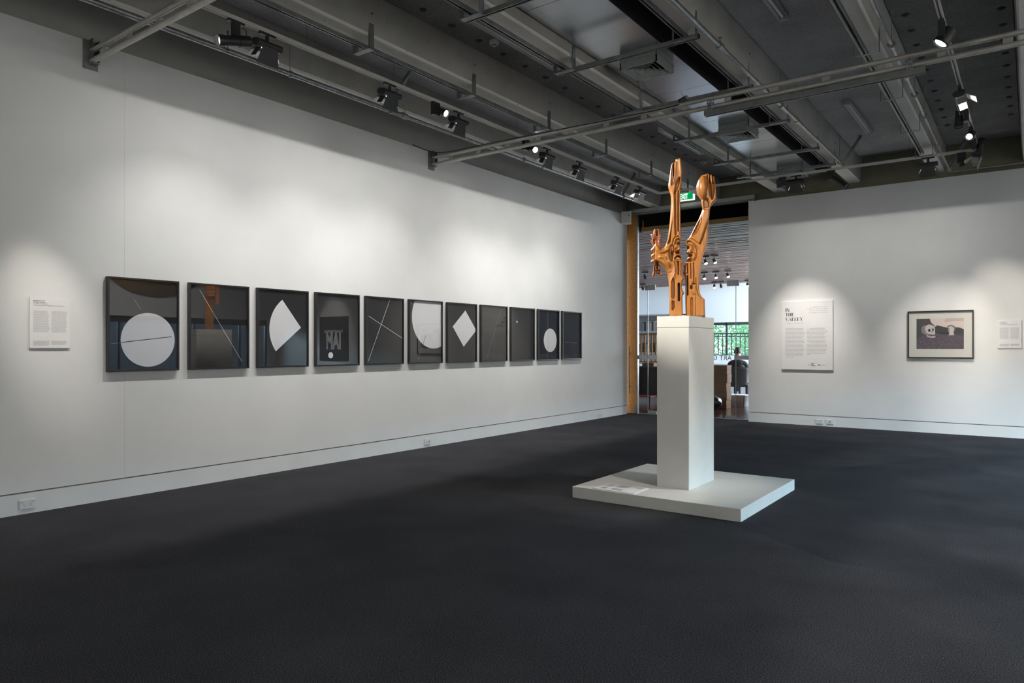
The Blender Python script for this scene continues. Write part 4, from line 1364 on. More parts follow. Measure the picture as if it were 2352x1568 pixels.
LF = [
    ('poly', [(1543, 377), (1548, 376), (1551.2, 371), (1551, 385), (1550, 402), (1546.5, 422), (1542.2, 430), (1540, 420), (1540.2, 402)], 6.5, 2.4),
    ('line', [(1546.8, 377), (1546.5, 402)], 1.5, 9),
    ('line', [(1549.3, 374), (1549.5, 395), (1548.5, 410), (1545, 424)], 1.3, -4.5),
    ('poly', [(1552.2, 365), (1559.6, 364.5), (1560, 395), (1558.5, 404), (1556, 406), (1552, 400)], 2.2, 1.2),
    ('poly', [(1557.5, 406.5), (1563, 407.5), (1565, 410), (1562.5, 425), (1558.5, 437), (1553, 444), (1547, 452), (1546.3, 442), (1550.5, 420)], 9, 5.0),
    ('line', [(1551, 440), (1550.5, 470), (1551, 520), (1552, 540)], 3.6, 5.0),
    ('line', [(1557.6, 440), (1557.6, 470), (1557.5, 515), (1558, 532)], 2.6, 5.0),
    ('line', [(1554.3, 445), (1554.4, 500), (1554, 530)], 1.4, -1.6),
    ('line', [(1546.5, 455), (1547, 500)], 1.4, -1.5),
    ('poly', [(1545.4, 500.6), (1541, 520), (1537, 543), (1531.5, 561), (1537, 561.5), (1541.5, 556), (1542.4, 540), (1544.5, 520)], 9, 3.2),
    # brow arcs and eye
    ('line', [(1544.5, 558), (1546.5, 550), (1551, 544.8), (1558, 543.6)], 1.7, 4.5),
    ('line', [(1547.2, 560), (1549, 553), (1553, 548.5), (1559.5, 547.6)], 1.5, -2.5),
    ('line', [(1550, 562), (1551.5, 556), (1555, 552), (1560, 551.4)], 1.5, 4.0),
    ('ell', 1557.6, 560.4, 4.2, 4.2, 11.0),
    ('line', [(1553.5, 566), (1557, 568.2), (1561, 567)], 1.3, -2.0),
    # ear lobe
    ('poly', [(1534.6, 578), (1536.5, 567), (1540.5, 561.5), (1545, 560), (1547.5, 565), (1548.5, 575), (1548, 588), (1545.5, 600), (1542.5, 602.5), (1538.5, 599), (1535.5, 590)], 4.5, 1.4),
    ('poly', [(1541.5, 563), (1545, 561), (1547.5, 568), (1548, 578), (1545, 580), (1541.5, 575)], -3.2, 1.8),
    ('poly', [(1540, 578), (1542, 576.5), (1545.6, 581), (1547.6, 582), (1546.5, 592), (1543, 599), (1540.3, 592)], 6, 2.2),
    ('line', [(1537.6, 570), (1537.2, 584), (1539.5, 595), (1543, 600.3)], 1.2, -3.2),
    ('line', [(1547.7, 566), (1548.3, 580)], 1.2, 5),
    # nose, nostril, lips
    ('ell', 1559.6, 573.2, 4.0, 4.0, -7.5),
    ('ell', 1555.4, 580.5, 4.8, 4.2, 12.0),
    ('line', [(1549.5, 576.5), (1548.6, 572), (1553, 569.5)], 1.8, -3.0),
    ('line', [(1549.5, 594), (1553.5, 590.6), (1557.5, 589.6), (1562.5, 592.4)], 2.1, 9.0),
    ('line', [(1548.5, 597), (1556, 596.6), (1564, 596.8)], 1.6, -2.6),
    ('line', [(1553, 587), (1557.5, 585.6), (1562, 587.5)], 1.7, -3.0),
    ('poly', [(1546.3, 600.5), (1566, 600.5), (1565.5, 640), (1553, 642), (1546.5, 640), (1549.8, 622), (1549, 610)], 2.4, 1.3),
    ('line', [(1557, 602), (1558, 612), (1558, 630)], 2.8, 6.0),
    ('line', [(1561.8, 604), (1562, 622)], 1.4, -3.5),
    ('line', [(1552.5, 601.5), (1555, 606)], 1.4, -2.5),
    # recesses and deep slot
    ('poly', [(1545.3, 635.5), (1549.5, 641), (1551.2, 652), (1551, 680), (1548.5, 685.5), (1544, 688), (1541, 684), (1540.3, 660), (1541, 645)], 7.5, 2.4),
    ('poly', [(1541.5, 692), (1545, 689.5), (1549.8, 691.5), (1550.2, 708), (1546.5, 713.2), (1542.2, 712.5)], 7.5, 2.2),
    ('line', [(1559, 652.5), (1559.2, 689.5)], 3.3, 26),
    # arm modelling
    ('line', [(1509, 563), (1511, 573), (1517, 579.5), (1526, 578), (1534, 573)], 5.0, -4.0),
    ('line', [(1516, 590), (1526, 592), (1533, 604), (1538, 622)], 6.0, -3.5),
    ('line', [(1512, 566), (1518, 572), (1525, 571)], 2.2, 2.5),
    ('line', [(1503.4, 565), (1503.5, 600)], 1.5, 2.5),
]
def left_facet(x, y):
    e = np.interp(y, [600, 625, 645, 690, 728], [1549.5, 1549, 1541.5, 1540.5, 1546.3])
    return np.where(y > 603, np.clip(e - x, 0, 12) * .55 * sstep((y - 603) / 18), 0)
up1 = carve('hand_upright', LEFT, LS, LF, 26, M['carved'], sc_root, facet=left_facet)
slot = MB().box((1556.4 - U0) * KU, (1562.0 - U0) * KU, .008, .014, (V0 - 690) * KV, (V0 - 652) * KV).build('slot_shade', M['slot'], up1)

RIGHT = [(1610.6, 405.8), (1624.9, 402.2), (1626.9, 403.3), (1627.6, 405), (1633, 404.3), (1634, 408.4), (1639.2, 408.4), (1642.2, 430.8), (1644, 447.1), (1643.8, 462.4), (1635.1, 471.6), (1630, 481.8), (1628, 502.2), (1626, 522), (1623.5, 550.6), (1621.6, 565.9), (1615.9, 583.5), (1612.8, 595), (1609, 615.6), (1606.4, 639), (1605.3, 659.8), (1607.2, 673.6), (1611.8, 682.7), (1617.9, 688.1), (1618.4, 705), (1619.1, 728), (1575.3, 728), (1574.6, 705), (1574.3, 681.2), (1574.3, 658.3), (1573.2, 635.3), (1568.3, 627.4), (1571.3, 619.5), (1569.9, 609.5), (1577.6, 603.4), (1576.1, 597.3), (1580.7, 591.2), (1580.3, 585.8), (1576.4, 580.4), (1578.4, 575.9), (1577.6, 565.1), (1574.5, 554.4), (1578.4, 550.6), (1585.2, 542.4), (1595.8, 522.2), (1606.5, 500.2), (1613.2, 480.8), (1610.8, 468), (1610.6, 460.4), (1603.5, 450.2), (1599.9, 439), (1599.4, 428.8), (1602.4, 418.6), (1607.6, 411.4)]
RS = [0, 1, 5, 6, 9, 23, 25, 26, 31, 33, 34, 41]
RF = [
    ('ell', 1611.5, 434, 11.6, 27, -13),
    ('line', [(1611, 407), (1618, 408), (1622, 414)], 2.0, 2.5),
    ('line', [(1623.2, 406), (1623, 430), (1620.5, 452), (1618.5, 458)], 1.6, 6),
    ('line', [(1628.7, 402), (1628.6, 424)], 1.35, 24),
    ('line', [(1635.4, 406), (1635.4, 426.5)], 1.2, 24),
    ('line', [(1628.7, 424), (1631, 445), (1633.5, 460.5)], 2.3, 6.5),
    ('line', [(1637.5, 426), (1637.3, 445), (1635, 461)], 2.8, 6.5),
    ('line', [(1625.3, 405), (1626.5, 440), (1631, 464)], 1.2, -2.0),
    ('line', [(1632.4, 408), (1633, 440), (1633.6, 456)], 1.1, -3.0),
    ('poly', [(1612.5, 463), (1616, 458.5), (1621, 457.2), (1626.5, 460.5), (1630.2, 467.5), (1630, 478), (1626, 481), (1617, 482), (1613.8, 478)], 9, 4.2),
    ('line', [(1612.6, 464), (1613.6, 478), (1614.2, 484)], 1.4, -4),
    # forearm panel and pocket
    ('poly', [(1606.6, 504), (1607.4, 512), (1601, 528), (1595.5, 537.5), (1586.5, 543.5), (1594, 528)], 10, 2.4),
    ('line', [(1607.8, 503), (1608, 513), (1601.5, 530), (1596.5, 538), (1587, 544.5)], 1.3, -2.5),
    ('line', [(1627, 505), (1621, 523), (1613.5, 545), (1606.3, 563)], 1.5, 5.0),
    ('poly', [(1614, 485), (1629.5, 485), (1625.5, 506), (1618.5, 524), (1605.5, 563.5), (1598, 558.5), (1588, 551), (1580, 551), (1590, 544), (1600, 535), (1608.5, 515)], -3.0, 2.2),
    # face recess with ridges
    ('poly', [(1576, 553.5), (1585, 553.8), (1594.5, 560), (1601, 567.5), (1604, 574), (1603, 588), (1599.5, 598), (1592, 603.2), (1576, 604)], 5.5, 2.2),
    ('line', [(1578, 562), (1583, 562), (1587, 566), (1588.3, 572), (1585, 577.5)], 1.7, -3.2),
    ('line', [(1583.5, 580), (1590, 578.6), (1594.5, 583), (1595, 591), (1592, 597)], 1.8, -3.4),
    ('line', [(1590, 562), (1596, 570), (1598, 580), (1597, 592)], 2.0, -1.8),
    ('ell', 1580.3, 569.3, 3.4, 4.4, 12),
    ('ell', 1585.6, 587.4, 5.0, 4.4, 12),
    ('poly', [(1577, 597), (1582, 592.5), (1586, 592), (1590.5, 598), (1591, 602.5), (1577.5, 603)], 8, 2.5),
    ('line', [(1585.5, 592), (1589, 594.5), (1592.5, 599)], 1.5, -4),
    # lower shaft
    ('line', [(1579, 634.5), (1579.6, 677)], 2.5, 22),
    ('line', [(1575.5, 609), (1576.6, 626)], 2.0, -3.0),
    ('line', [(1579.3, 606), (1579.6, 628)], 1.5, 6),
    ('line', [(1586, 608), (1586.5, 640)], 2.6, 3.0),
    ('line', [(1592.5, 606), (1592.8, 652)], 2.4, 3.5),
    ('poly', [(1585, 642), (1588, 646), (1595, 649.5), (1594.5, 652), (1588, 650)], -4.5, 1.4),
    ('line', [(1588.5, 653), (1595.5, 653.6)], 1.5, 5),
    ('ell', 1587.3, 660.5, 3.4, 5.2, 8),
    ('poly', [(1584.5, 667.5), (1588.5, 671), (1594.8, 675.2), (1593, 677.6), (1588, 676)], -4.5, 1.4),
    ('poly', [(1583.5, 690), (1586, 683.5), (1589, 682), (1592, 686), (1593, 728), (1584.5, 728)], 4.5, 2.2),
    ('line', [(1598, 640), (1598.5, 660), (1602, 676), (1610, 687)], 1.8, 2.2),
    ('line', [(1597, 660), (1597, 728)], 1.2, 1.4),
]
def right_facet(x, y):
    e = np.interp(y, [600, 620, 645, 700, 728], [1583, 1583.5, 1583.5, 1583.3, 1584.8])
    return np.where(y > 602, np.clip(e - x, 0, 14) * 1.15 * sstep((y - 602) / 6), 0)
up2 = carve('spoon_upright', RIGHT, RS, RF, 26, M['carved'], sc_root, facet=right_facet)
MB().box((1577.2 - U0) * KU, (1582.2 - U0) * KU, .012, .018, (V0 - 677) * KV, (V0 - 635) * KV).build('slot_shade', M['slot'], up2)

BRANCH = [(1500, 524.2), (1504.1, 521.3), (1514.3, 521), (1514.3, 531.9), (1518.2, 532.8), (1518.2, 537.6), (1516.3, 545.3), (1519.8, 545.6), (1519.8, 550.4), (1516.9, 560.6), (1520.7, 568.9), (1519, 585), (1514, 600), (1516.3, 606), (1522, 629.9), (1514, 632.5), (1511.5, 624), (1506, 624), (1504.1, 631), (1497.8, 633.4), (1496.5, 631.8), (1499.7, 616.5), (1502.2, 603.8), (1503, 585), (1502, 570), (1500.3, 562.5), (1493.6, 547.8), (1494.6, 545.9), (1497.8, 545.9), (1493.6, 533.1), (1495.2, 531.9), (1499.3, 532.8)]
BF = [
    ('line', [(1508.5, 520), (1508.5, 536)], 1.7, 8),
    ('line', [(1504.4, 521), (1504.4, 534)], 1.0, -4),
    ('poly', [(1494, 533), (1503, 535), (1505, 548), (1499, 546)], -4, 1.5),
    ('line', [(1501.5, 546), (1503.5, 560)], 1.6, 6),
    ('line', [(1515.8, 538), (1513, 555)], 1.2, -3),
    ('line', [(1504.2, 606), (1502, 630)], 1.6, 7),
    ('poly', [(1504.5, 616), (1518, 616), (1517.5, 629), (1504.5, 629)], 8, 2),
    ('line', [(1510, 600), (1510, 614)], 3, 6),
]
carve('branch_bracket', BRANCH, list(range(len(BRANCH))), BF, 16, M['carved_dark'], sc_root, edge=2.0, rnd=.35, yoff=.088)


# ================================================================== DOORWAY
# sliding cork-board door parked behind the left partition
d1 = struct(empty('door_1', (-6.8, 12.93, 0)))
MB().box(-.13, .405, 0, .05, .012, 4.0).build('door_leaf', M['osb'], d1)
MB().box(.405, .43, -.004, .055, .0, 4.0).build('metal_edge', M['galv'], d1)
hb = MB()
hb.tube((.27, -.055, .40), (.27, -.055, 1.35), .012, n=10)
for z in (.55, 1.22):
    hb.tube((.27, -.055, z), (.27, 0, z), .008, n=8)
hb.build('pull_handle', M['strut'], d1, smooth=True)
MB().box(.36, .405, -.012, 0, .02, .16).build('pivot_plate', M['galv'], d1)
# sliding-track header
t1 = struct(empty('trim_1', (0, 12.77, 0)))
MB().box(-6.54, -3.99, 0, .09, 3.99, 4.075).build('header_rail', M['upper'], t1)
MB().box(-6.54, -3.99, -.006, .0, 3.985, 4.005).build('header_lip', M['strut'], t1)
MB().box(-3.995, -3.985, -.01, .1, 3.96, 4.09).build('end_plate', M['strut'], t1)
# glass doors with patch fittings
d2 = struct(empty('door_2', (0, 13.03, 0)))
for nm, a, b_ in (('side_pane', -6.40, -6.199), ('door_pane', -6.193, -5.31), ('door_pane', -5.30, -4.423), ('side_pane', -4.417, -4.12)):
    MB().add([(a, 0, .01), (b_, 0, .01), (b_, 0, 2.52), (a, 0, 2.52)], [(0, 1, 2, 3)]).build(nm, M['dglass'], d2)
    MB().add([(a, 0, 2.53), (b_, 0, 2.53), (b_, 0, 3.70), (a, 0, 3.70)], [(0, 1, 2, 3)]).build('over_pane', M['dglass'], d2)
for x in (-6.196, -4.42):
    MB().box(x - .004, x + .004, -.006, .006, .01, 2.5).build('pane_edge', mat('glass_edge', (.25, .33, .36), rough=.2), d2)
for a, b_, z0, z1 in ((-6.25, -6.03, 2.48, 2.585), (-4.585, -4.365, 2.48, 2.59), (-6.19, -6.0, .0, .07), (-4.62, -4.43, .0, .06)):
    MB().box(a, b_, -.02, .02, z0, z1).build('patch_fitting', M['diff'], d2, bevel=.002)
MB().box(-6.39, -5.95, -.002, -.001, 1.10, 1.185).build('frosted_band', M['vinyl'], d2)
MB().box(-4.45, -4.13, -.002, -.001, 1.11, 1.185).build('frosted_band', M['vinyl'], d2)
text_obj('door_lettering', 'ART GALLERY', .125, M['vinyl'], d2, Matrix.Translation((-4.50, .002, 1.10)) @ Matrix.Rotation(pi, 4, 'Z') @ TX, offset=.002)
MB().box(-6.40, -4.12, -.05, .05, 0, .012).build('threshold', M['galv'], d2)
# tan beam and the dark void above the foyer ceiling
struct(box_obj('trim_2', -6.42, -4.1, 13.2, 13.3, 3.70, 3.785, M['tan']))
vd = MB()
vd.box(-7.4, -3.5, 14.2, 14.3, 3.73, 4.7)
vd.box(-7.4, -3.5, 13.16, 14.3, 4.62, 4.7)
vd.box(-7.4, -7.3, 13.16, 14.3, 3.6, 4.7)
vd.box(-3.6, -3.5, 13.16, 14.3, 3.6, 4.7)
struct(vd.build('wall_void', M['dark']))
for x, z0 in ((-6.36, 3.78), (-4.22, 3.78)):
    o = box_obj('hanger_bar', x - .012, x + .012, 13.14, 13.16, z0, z0 + .13, M['tan'])
    tag(o, 'short tan hanger bar at the %s end of the beam over the doorway' % ('left' if x < -5 else 'right'), 'bar')

# ================================================================== FOYER BEYOND THE GLASS
struct(box_obj('floor_foyer', -13, -3.6, 12.98, 24.5, -.05, 0.0, M['redfloor']))
wf_ = MB()
wf_.box(-13, -3.6, 22.0, 22.2, 2.12, 3.6)
wf_.box(-13, -8.45, 22.0, 22.2, 0, 2.12)
wf_.box(-13, -3.6, 22.0, 22.2, 0, .75)
struct(wf_.build('wall_foyer_far', M['farwhite']))
struct(box_obj('wall_foyer_left', -13.1, -12.9, 13.2, 24, 0, 4, M['farwhite']))
struct(box_obj('wall_foyer_near', -13, -6.75, 13.2, 13.3, 0, 4, M['upper']))
struct(box_obj('wall_foyer_right', -3.65, -3.5, 13.2, 16.8, 0, 4, mat('navy_wall', (.02, .028, .045), rough=.7)))
# raked timber-slat ceiling
def zc(y): return 3.70 + (y - 13.3) * (3.335 - 3.70) / (22.0 - 13.3)
cf = struct(MB().add([(-13, 13.3, zc(13.3) + .05), (-3.6, 13.3, zc(13.3) + .05), (-3.6, 22, zc(22) + .05), (-13, 22, zc(22) + .05)], [(0, 1, 2, 3)]).build('ceiling_foyer', M['dark']))
sl = MB()
y = 13.3
while y < 21.95:
    z = zc(y)
    sl.box(-12.8, -3.65, y, y + .068, z + random.uniform(-.004, .004), z + .03)
    y += .088
so = sl.build('slat', M['slat'], cf)
so['kind'] = 'stuff'
# window at the end of the foyer
w2 = struct(empty('window_2', (0, 22.06, 0)))
g = MB()
g.box(-8.45, -3.7, -.04, .04, 2.04, 2.12)
g.box(-8.45, -3.7, -.04, .04, .75, .80)
for x in (-8.45, -7.80, -6.6, -5.4, -4.2):
    g.box(x, x + .045, -.04, .04, .75, 2.12)
g.box(-8.45, -3.7, -.03, .03, 1.66, 1.69)
g.build('window_frame', M['seat'], w2)
MB().add([(-8.45, 0, .75), (-3.7, 0, .75), (-3.7, 0, 2.12), (-8.45, 0, 2.12)], [(0, 1, 2, 3)]).build('pane', M['dglass'], w2)
struct(box_obj('garden_ground', -16, 2, 22.2, 34, -.1, 0, M['conc']))
# garden shrubs outside
def shrub(loc, rx, rz, n, label, seed):
    rn = random.Random(seed)
    b = MB()
    for i in range(n):
        th, ph_ = rn.uniform(0, 2 * pi), math.acos(rn.uniform(-1, 1))
        rr = rn.uniform(.55, 1.0)
        c = Vector((rx * rr * math.sin(ph_) * math.cos(th), rx * rr * math.sin(ph_) * math.sin(th), rz + rz * rr * math.cos(ph_)))
        a = Vector((rn.gauss(0, 1), rn.gauss(0, 1), rn.gauss(0, 1))).normalized()
        bq = a.cross(Vector((rn.gauss(0, 1), rn.gauss(0, 1), rn.gauss(0, 1)))).normalized()
        L, W_ = rn.uniform(.05, .09), rn.uniform(.02, .035)
        b.add([c - a * L, c + bq * W_, c + a * L, c - bq * W_], [(0, 1, 2, 3)])
    r = empty('garden_shrub', loc)
    tag(r, label, 'shrub', 'shrubs outside the foyer window')
    f_ = b.build('foliage', M['leaf'], r)
    f_['kind'] = 'stuff'
    MB().tube((0, 0, 0), (0, 0, rz), .05, .03, n=8).build('stem', M['slat'], r)
shrub((-8.9, 25.2, 0), 1.3, 1.45, 3600, 'leafy green shrub outside the foyer window, beside the pedestal edge', 5)
shrub((-6.2, 25.6, 0), 1.2, 1.35, 3200, 'leafy green shrub outside the foyer window, behind the seated person', 6)
shrub((-8.6, 29.0, 0), 1.7, 1.6, 3600, 'larger pale green shrub outside the foyer window, set farther back', 8)

# dark vertical-bar railing inside the window
def railing(name, label, x0, x1, y, z0, z1, step, rw, m):
    r = empty(name, (x0, y, 0))
    tag(r, label, 'railing')
    MB().box(0, x1 - x0, -.02, .02, z1 - .035, z1).build('top_rail', m, r)
    MB().box(0, x1 - x0, -.02, .02, z0, z0 + .03).build('bottom_rail', m, r)
    for xx in (0, x1 - x0):
        MB().box(xx - .02, xx + .02, -.02, .02, 0, z0).build('post', m, r)
    bar0 = None
    n = int((x1 - x0) / step)
    for i in range(n + 1):
        if bar0 is None:
            bar0 = MB().box(-rw / 2, rw / 2, -rw / 2, rw / 2, z0, z1).build('bar', m, r)
        else:
            inst(bar0, 'bar', r, (i * step, 0, 0))
railing('bar_railing', 'dark vertical bar railing in front of the foyer window', -8.2, -5.2, 21.0, 1.08, 1.76, .135, .022, M['seat'])
railing('timber_rack', 'pale timber slatted rack on the left of the foyer', -8.62, -7.6, 17.5, .93, 1.70, .105, .03, M['osb'])

# bookshelf with box files at the left
shf = empty('shelf_unit', (-9.2, 18.2, 0))
tag(shf, 'white open shelf unit behind the timber rack in the foyer', 'shelf')
for z in (.1, .65, 1.15, 1.74, 2.2):
    MB().box(0, 1.6, -.17, .17, z, z + .04).build('shelf_board', M['farwhite'], shf)
MB().box(0, 1.6, .17, .19, .1, 2.24).build('back_panel', M['farwhite'], shf)
for x in (0, 1.57):
    MB().box(x, x + .03, -.17, .17, 0, 2.24).build('side_panel', M['farwhite'], shf)
fm_ = [mat('file_grey', (.36, .38, .40), rough=.7), mat('file_white', (.62, .64, .66), rough=.7), mat('file_brown', (.16, .09, .06), rough=.7), mat('file_dark', (.05, .05, .06), rough=.7)]
xk = -9.0
names = ['leftmost', 'second', 'third', 'fourth', 'fifth', 'sixth', 'seventh', 'eighth', 'ninth', 'tenth', 'eleventh', 'twelfth', 'thirteenth', 'fourteenth']
for i in range(13):
    wd = [.07, .07, .07, .07, .045, .05, .10, .045, .06, .08, .05, .07, .07][i]
    o = box_obj('box_file', xk, xk + wd, 18.05, 18.3, 1.782, 1.782 + .235 + .02 * (i % 3), fm_[[0, 0, 0, 0, 3, 1, 1, 2, 1, 0, 2, 1, 0][i]])
    tag(o, '%s box file along the upper shelf of the foyer shelf unit' % names[i], 'file', 'box files on the foyer shelf')
    xk += wd + .008
xk = -9.0
for i in range(12):
    wd = [.05, .04, .06, .03, .05, .06, .04, .05, .07, .04, .05, .06][i]
    o = box_obj('book', xk, xk + wd, 18.05, 18.28, 1.192, 1.192 + .2 + .07 * ((i * 7) % 4) / 3, fm_[[3, 1, 2, 0, 2, 3, 1, 1, 2, 3, 0, 1][i]])
    tag(o, '%s book along the middle shelf behind the timber rack' % names[i], 'book', 'books behind the timber rack')
    xk += wd + random.choice((.006, .006, .05))

# dark desk on the left
dk = empty('dark_desk', (-8.0, 16.4, 0))
tag(dk, 'dark cloth-fronted desk left of the pedestal beyond the glass', 'desk')
MB().box(-.55, .75, -.35, .35, .82, .86).build('desk_top', M['black'], dk)
MB().box(-.53, .73, -.33, -.30, .12, .82).build('front_cloth', mat('black_cloth', (.006, .006, .007), rough=.95), dk)
for x in (-.53, .71):
    for yy in (-.32, .30):
        MB().box(x, x + .03, yy, yy + .03, 0, .82).build('leg', M['black'], dk)
o = MB().box(-8.25, -7.35, 15.6, 15.95, .14, .165).build('low_bench', mat('red_bench', (.25, .03, .02), rough=.4))
MB().box(-8.22, -8.18, 15.65, 15.9, 0, .14).build('leg', M['black'], o)
MB().box(-7.42, -7.38, 15.65, 15.9, 0, .14).build('leg', M['black'], o)
tag(o, 'low dark red bench in front of the dark desk', 'bench')
for i, (x, wd, hh_, mm) in enumerate(((-8.42, .22, .16, 3), (-8.08, .10, .05, 1), (-7.85, .30, .09, 2))):
    o = box_obj('paper_stack', x, x + wd, 16.2, 16.42, .86, .86 + hh_, fm_[mm])
    tag(o, ['dark box file pile at the left end of the dark desk', 'small white paper stack on the dark desk', 'brown paper stack at the right of the dark desk'][i], 'papers', 'stacks on the dark desk')

# white counter with a person seated before it
ct = empty('white_counter', (-6.6, 18.5, 0))
tag(ct, 'bright white counter behind the glass lettering, right of the pedestal', 'counter')
MB().box(-.6, 1.9, -.3, .3, .86, .90).build('counter_top', M['farwhite'], ct)
MB().box(-.6, 1.9, .2, .3, 0, 1.12).build('counter_front', M['farwhite'], ct)
MB().box(-.6, -.55, -.3, .2, 0, .86).build('side_panel', M['farwhite'], ct)

# office chair
ch = empty('office_chair', (-5.60, 16.75, 0), R(8))
tag(ch, 'dark office chair with curved back holding the seated person', 'chair')
cb = MB()
nx_, nz_ = 10, 8
vs, fs = [], []
for iz in range(nz_ + 1):
    t = iz / nz_
    for ix in range(nx_ + 1):
        s_ = ix / nx_ * 2 - 1
        wd = .20 + .035 * t
        vs.append((s_ * wd, -.20 - .03 * math.sin(t * pi) + .07 * s_ * s_, .42 + .46 * t - .02 * s_ * s_))
for iz in range(nz_):
    for ix in range(nx_):
        a = iz * (nx_ + 1) + ix
        fs.append((a, a + 1, a + nx_ + 2, a + nx_ + 1))
bo = cb.add(vs, fs).build('backrest', M['seat'], ch, smooth=True)
bo.modifiers.new('t', 'SOLIDIFY').thickness = .03
MB().box(-.23, .23, -.16, .26, .40, .46).build('seat', M['seat'], ch, bevel=.02)
MB().tube((0, .04, .10), (0, .04, .40), .025, n=10).build('gas_stem', M['black'], ch)
MB().slab((-.03, -.2, .30), (.03, -.2, .30), (.03, -.23, .55), (-.03, -.23, .55), .02).build('back_spine', M['black'], ch)
for i in range(5):
    a = 2 * pi * i / 5 + .3
    MB().tube((0, .04, .10), (.28 * math.cos(a), .04 + .28 * math.sin(a), .06), .02, .014, n=8).build('base_leg', M['black'], ch)
    MB().tube((.28 * math.cos(a) - .012, .04 + .28 * math.sin(a), .028), (.28 * math.cos(a) + .012, .04 + .28 * math.sin(a), .028), .028, n=10).build('castor', M['black'], ch)

# seated person, seen from behind
def person():
    root = empty('person', (-5.72, 16.95, 0), R(6))
    tag(root, 'person with short dark hair and dark t-shirt seated with back to the glass', 'person')
    J = {'pel': (0, .02, .52, .145, .12), 'waist': (0, .03, .66, .135, .10), 'chest': (0, .05, .84, .165, .115), 'sh': (0, .05, .97, .12, .085),
         'neck': (0, .06, 1.06, .052, .055), 'head0': (0, .075, 1.12, .07, .08), 'head1': (0, .085, 1.22, .078, .098), 'head2': (0, .085, 1.31, .05, .065)}
    E_ = [('pel', 'waist'), ('waist', 'chest'), ('chest', 'sh'), ('sh', 'neck'), ('neck', 'head0'), ('head0', 'head1'), ('head1', 'head2')]
    for s_, nm in ((-1, 'l'), (1, 'r')):
        J.update({nm + 'shd': (s_ * .18, .05, .96, .062, .058), nm + 'elb': (s_ * .27, .12, .73, .045, .045), nm + 'wri': (s_ * .20, .36, .80, .030, .028), nm + 'hand': (s_ * .17, .45, .805, .040, .022),
                  nm + 'hip': (s_ * .10, .08, .50, .085, .085), nm + 'knee': (s_ * .14, .50, .50, .062, .062), nm + 'ank': (s_ * .14, .46, .09, .042, .042), nm + 'toe': (s_ * .15, .62, .045, .040, .035)})
        E_ += [('sh', nm + 'shd'), (nm + 'shd', nm + 'elb'), (nm + 'elb', nm + 'wri'), (nm + 'wri', nm + 'hand'), ('pel', nm + 'hip'), (nm + 'hip', nm + 'knee'), (nm + 'knee', nm + 'ank'), (nm + 'ank', nm + 'toe')]
        for k, (dx, dy, dz) in enumerate(((-.03, .07, .0), (-.01, .085, .004), (.01, .085, .004), (.03, .07, .0), (s_ * -.05, .03, .01))):
            J[nm + 'f%d' % k] = (s_ * .17 + dx, .45 + dy, .80 + dz, .010, .010)
            E_.append((nm + 'hand', nm + 'f%d' % k))
    ks = list(J)
    me = bpy.data.meshes.new('body')
    me.from_pydata([J[k][:3] for k in ks], [(ks.index(a), ks.index(b_)) for a, b_ in E_], [])
    ob = bpy.data.objects.new('body_tmp', me)
    COL.objects.link(ob)
    sm = ob.modifiers.new('skin', 'SKIN')
    for i, k in enumerate(ks):
        me.skin_vertices[0].data[i].radius = (J[k][3], J[k][4])
        me.skin_vertices[0].data[i].use_root = (k == 'pel')
    ob.modifiers.new('sub', 'SUBSURF').levels = 2
    ob.modifiers['sub'].render_levels = 2
    dg = bpy.context.evaluated_depsgraph_get()
    dg.update()
    bm_ = bpy.data.meshes.new_from_object(ob.evaluated_get(dg))
    bpy.data.objects.remove(ob)
    bm_.materials.clear()
    for mm in (M['skin'], M['shirt'], M['trouser']):
        bm_.materials.append(mm)
    for p in bm_.polygons:
        c = p.center
        p.use_smooth = True
        if c.z > 1.035: p.material_index = 0
        elif c.z > .60 and not (abs(c.x) > .12 and c.y > .16): p.material_index = 1
        elif c.z < .58: p.material_index = 2
        else: p.material_index = 0
    b = bpy.data.objects.new('body', bm_)
    COL.objects.link(b)
    b.parent = root
    # hair cap over the crown and the back of the head
    h = MB()
    vs, fs = [], []
    n1, n2 = 10, 20
    for i in range(n1 + 1):
        th = i / n1 * R(112)
        for j in range(n2):
            a = 2 * pi * j / n2
            front = math.sin(a)
            tt = th * (1 - .38 * max(0, front))
            vs.append((.088 * math.sin(tt) * math.cos(a), .078 + .105 * math.sin(tt) * math.sin(a), 1.232 + .115 * math.cos(tt)))
    for i in range(n1):
        for j in range(n2):
            fs.append((i * n2 + j, i * n2 + (j + 1) % n2, (i + 1) * n2 + (j + 1) % n2, (i + 1) * n2 + j))
    h.add(vs, fs).build('hair', M['hair'], root, smooth=True)
    for s_ in (-1, 1):
        e = MB()
        e.lathe([(.004, -.03), (.015, -.018), (.019, 0), (.015, .02), (.004, .03)], (0, 0, 0), 10)
        eo = e.build('ear', M['skin'], root, smooth=True, loc=(s_ * .086, .085, 1.205))
        eo.scale = (.5, 1, 1)
        MB().lathe([(.002, -.011), (.009, -.006), (.011, 0), (.009, .006), (.002, .011)], (s_ * .033, .175, 1.215), 10).build('eye', M['farwhite'], root, smooth=True)
    MB().add([(-.012, .178, 1.215), (.012, .178, 1.215), (.018, .18, 1.17), (-.018, .18, 1.17), (0, .208, 1.175)], [(0, 1, 4), (1, 2, 4), (2, 3, 4), (3, 0, 4)]).build('nose', M['skin'], root)
    MB().box(-.025, .025, .172, .180, 1.138, 1.146).build('mouth', mat('lips', (.35, .12, .10), rough=.6), root)
person()

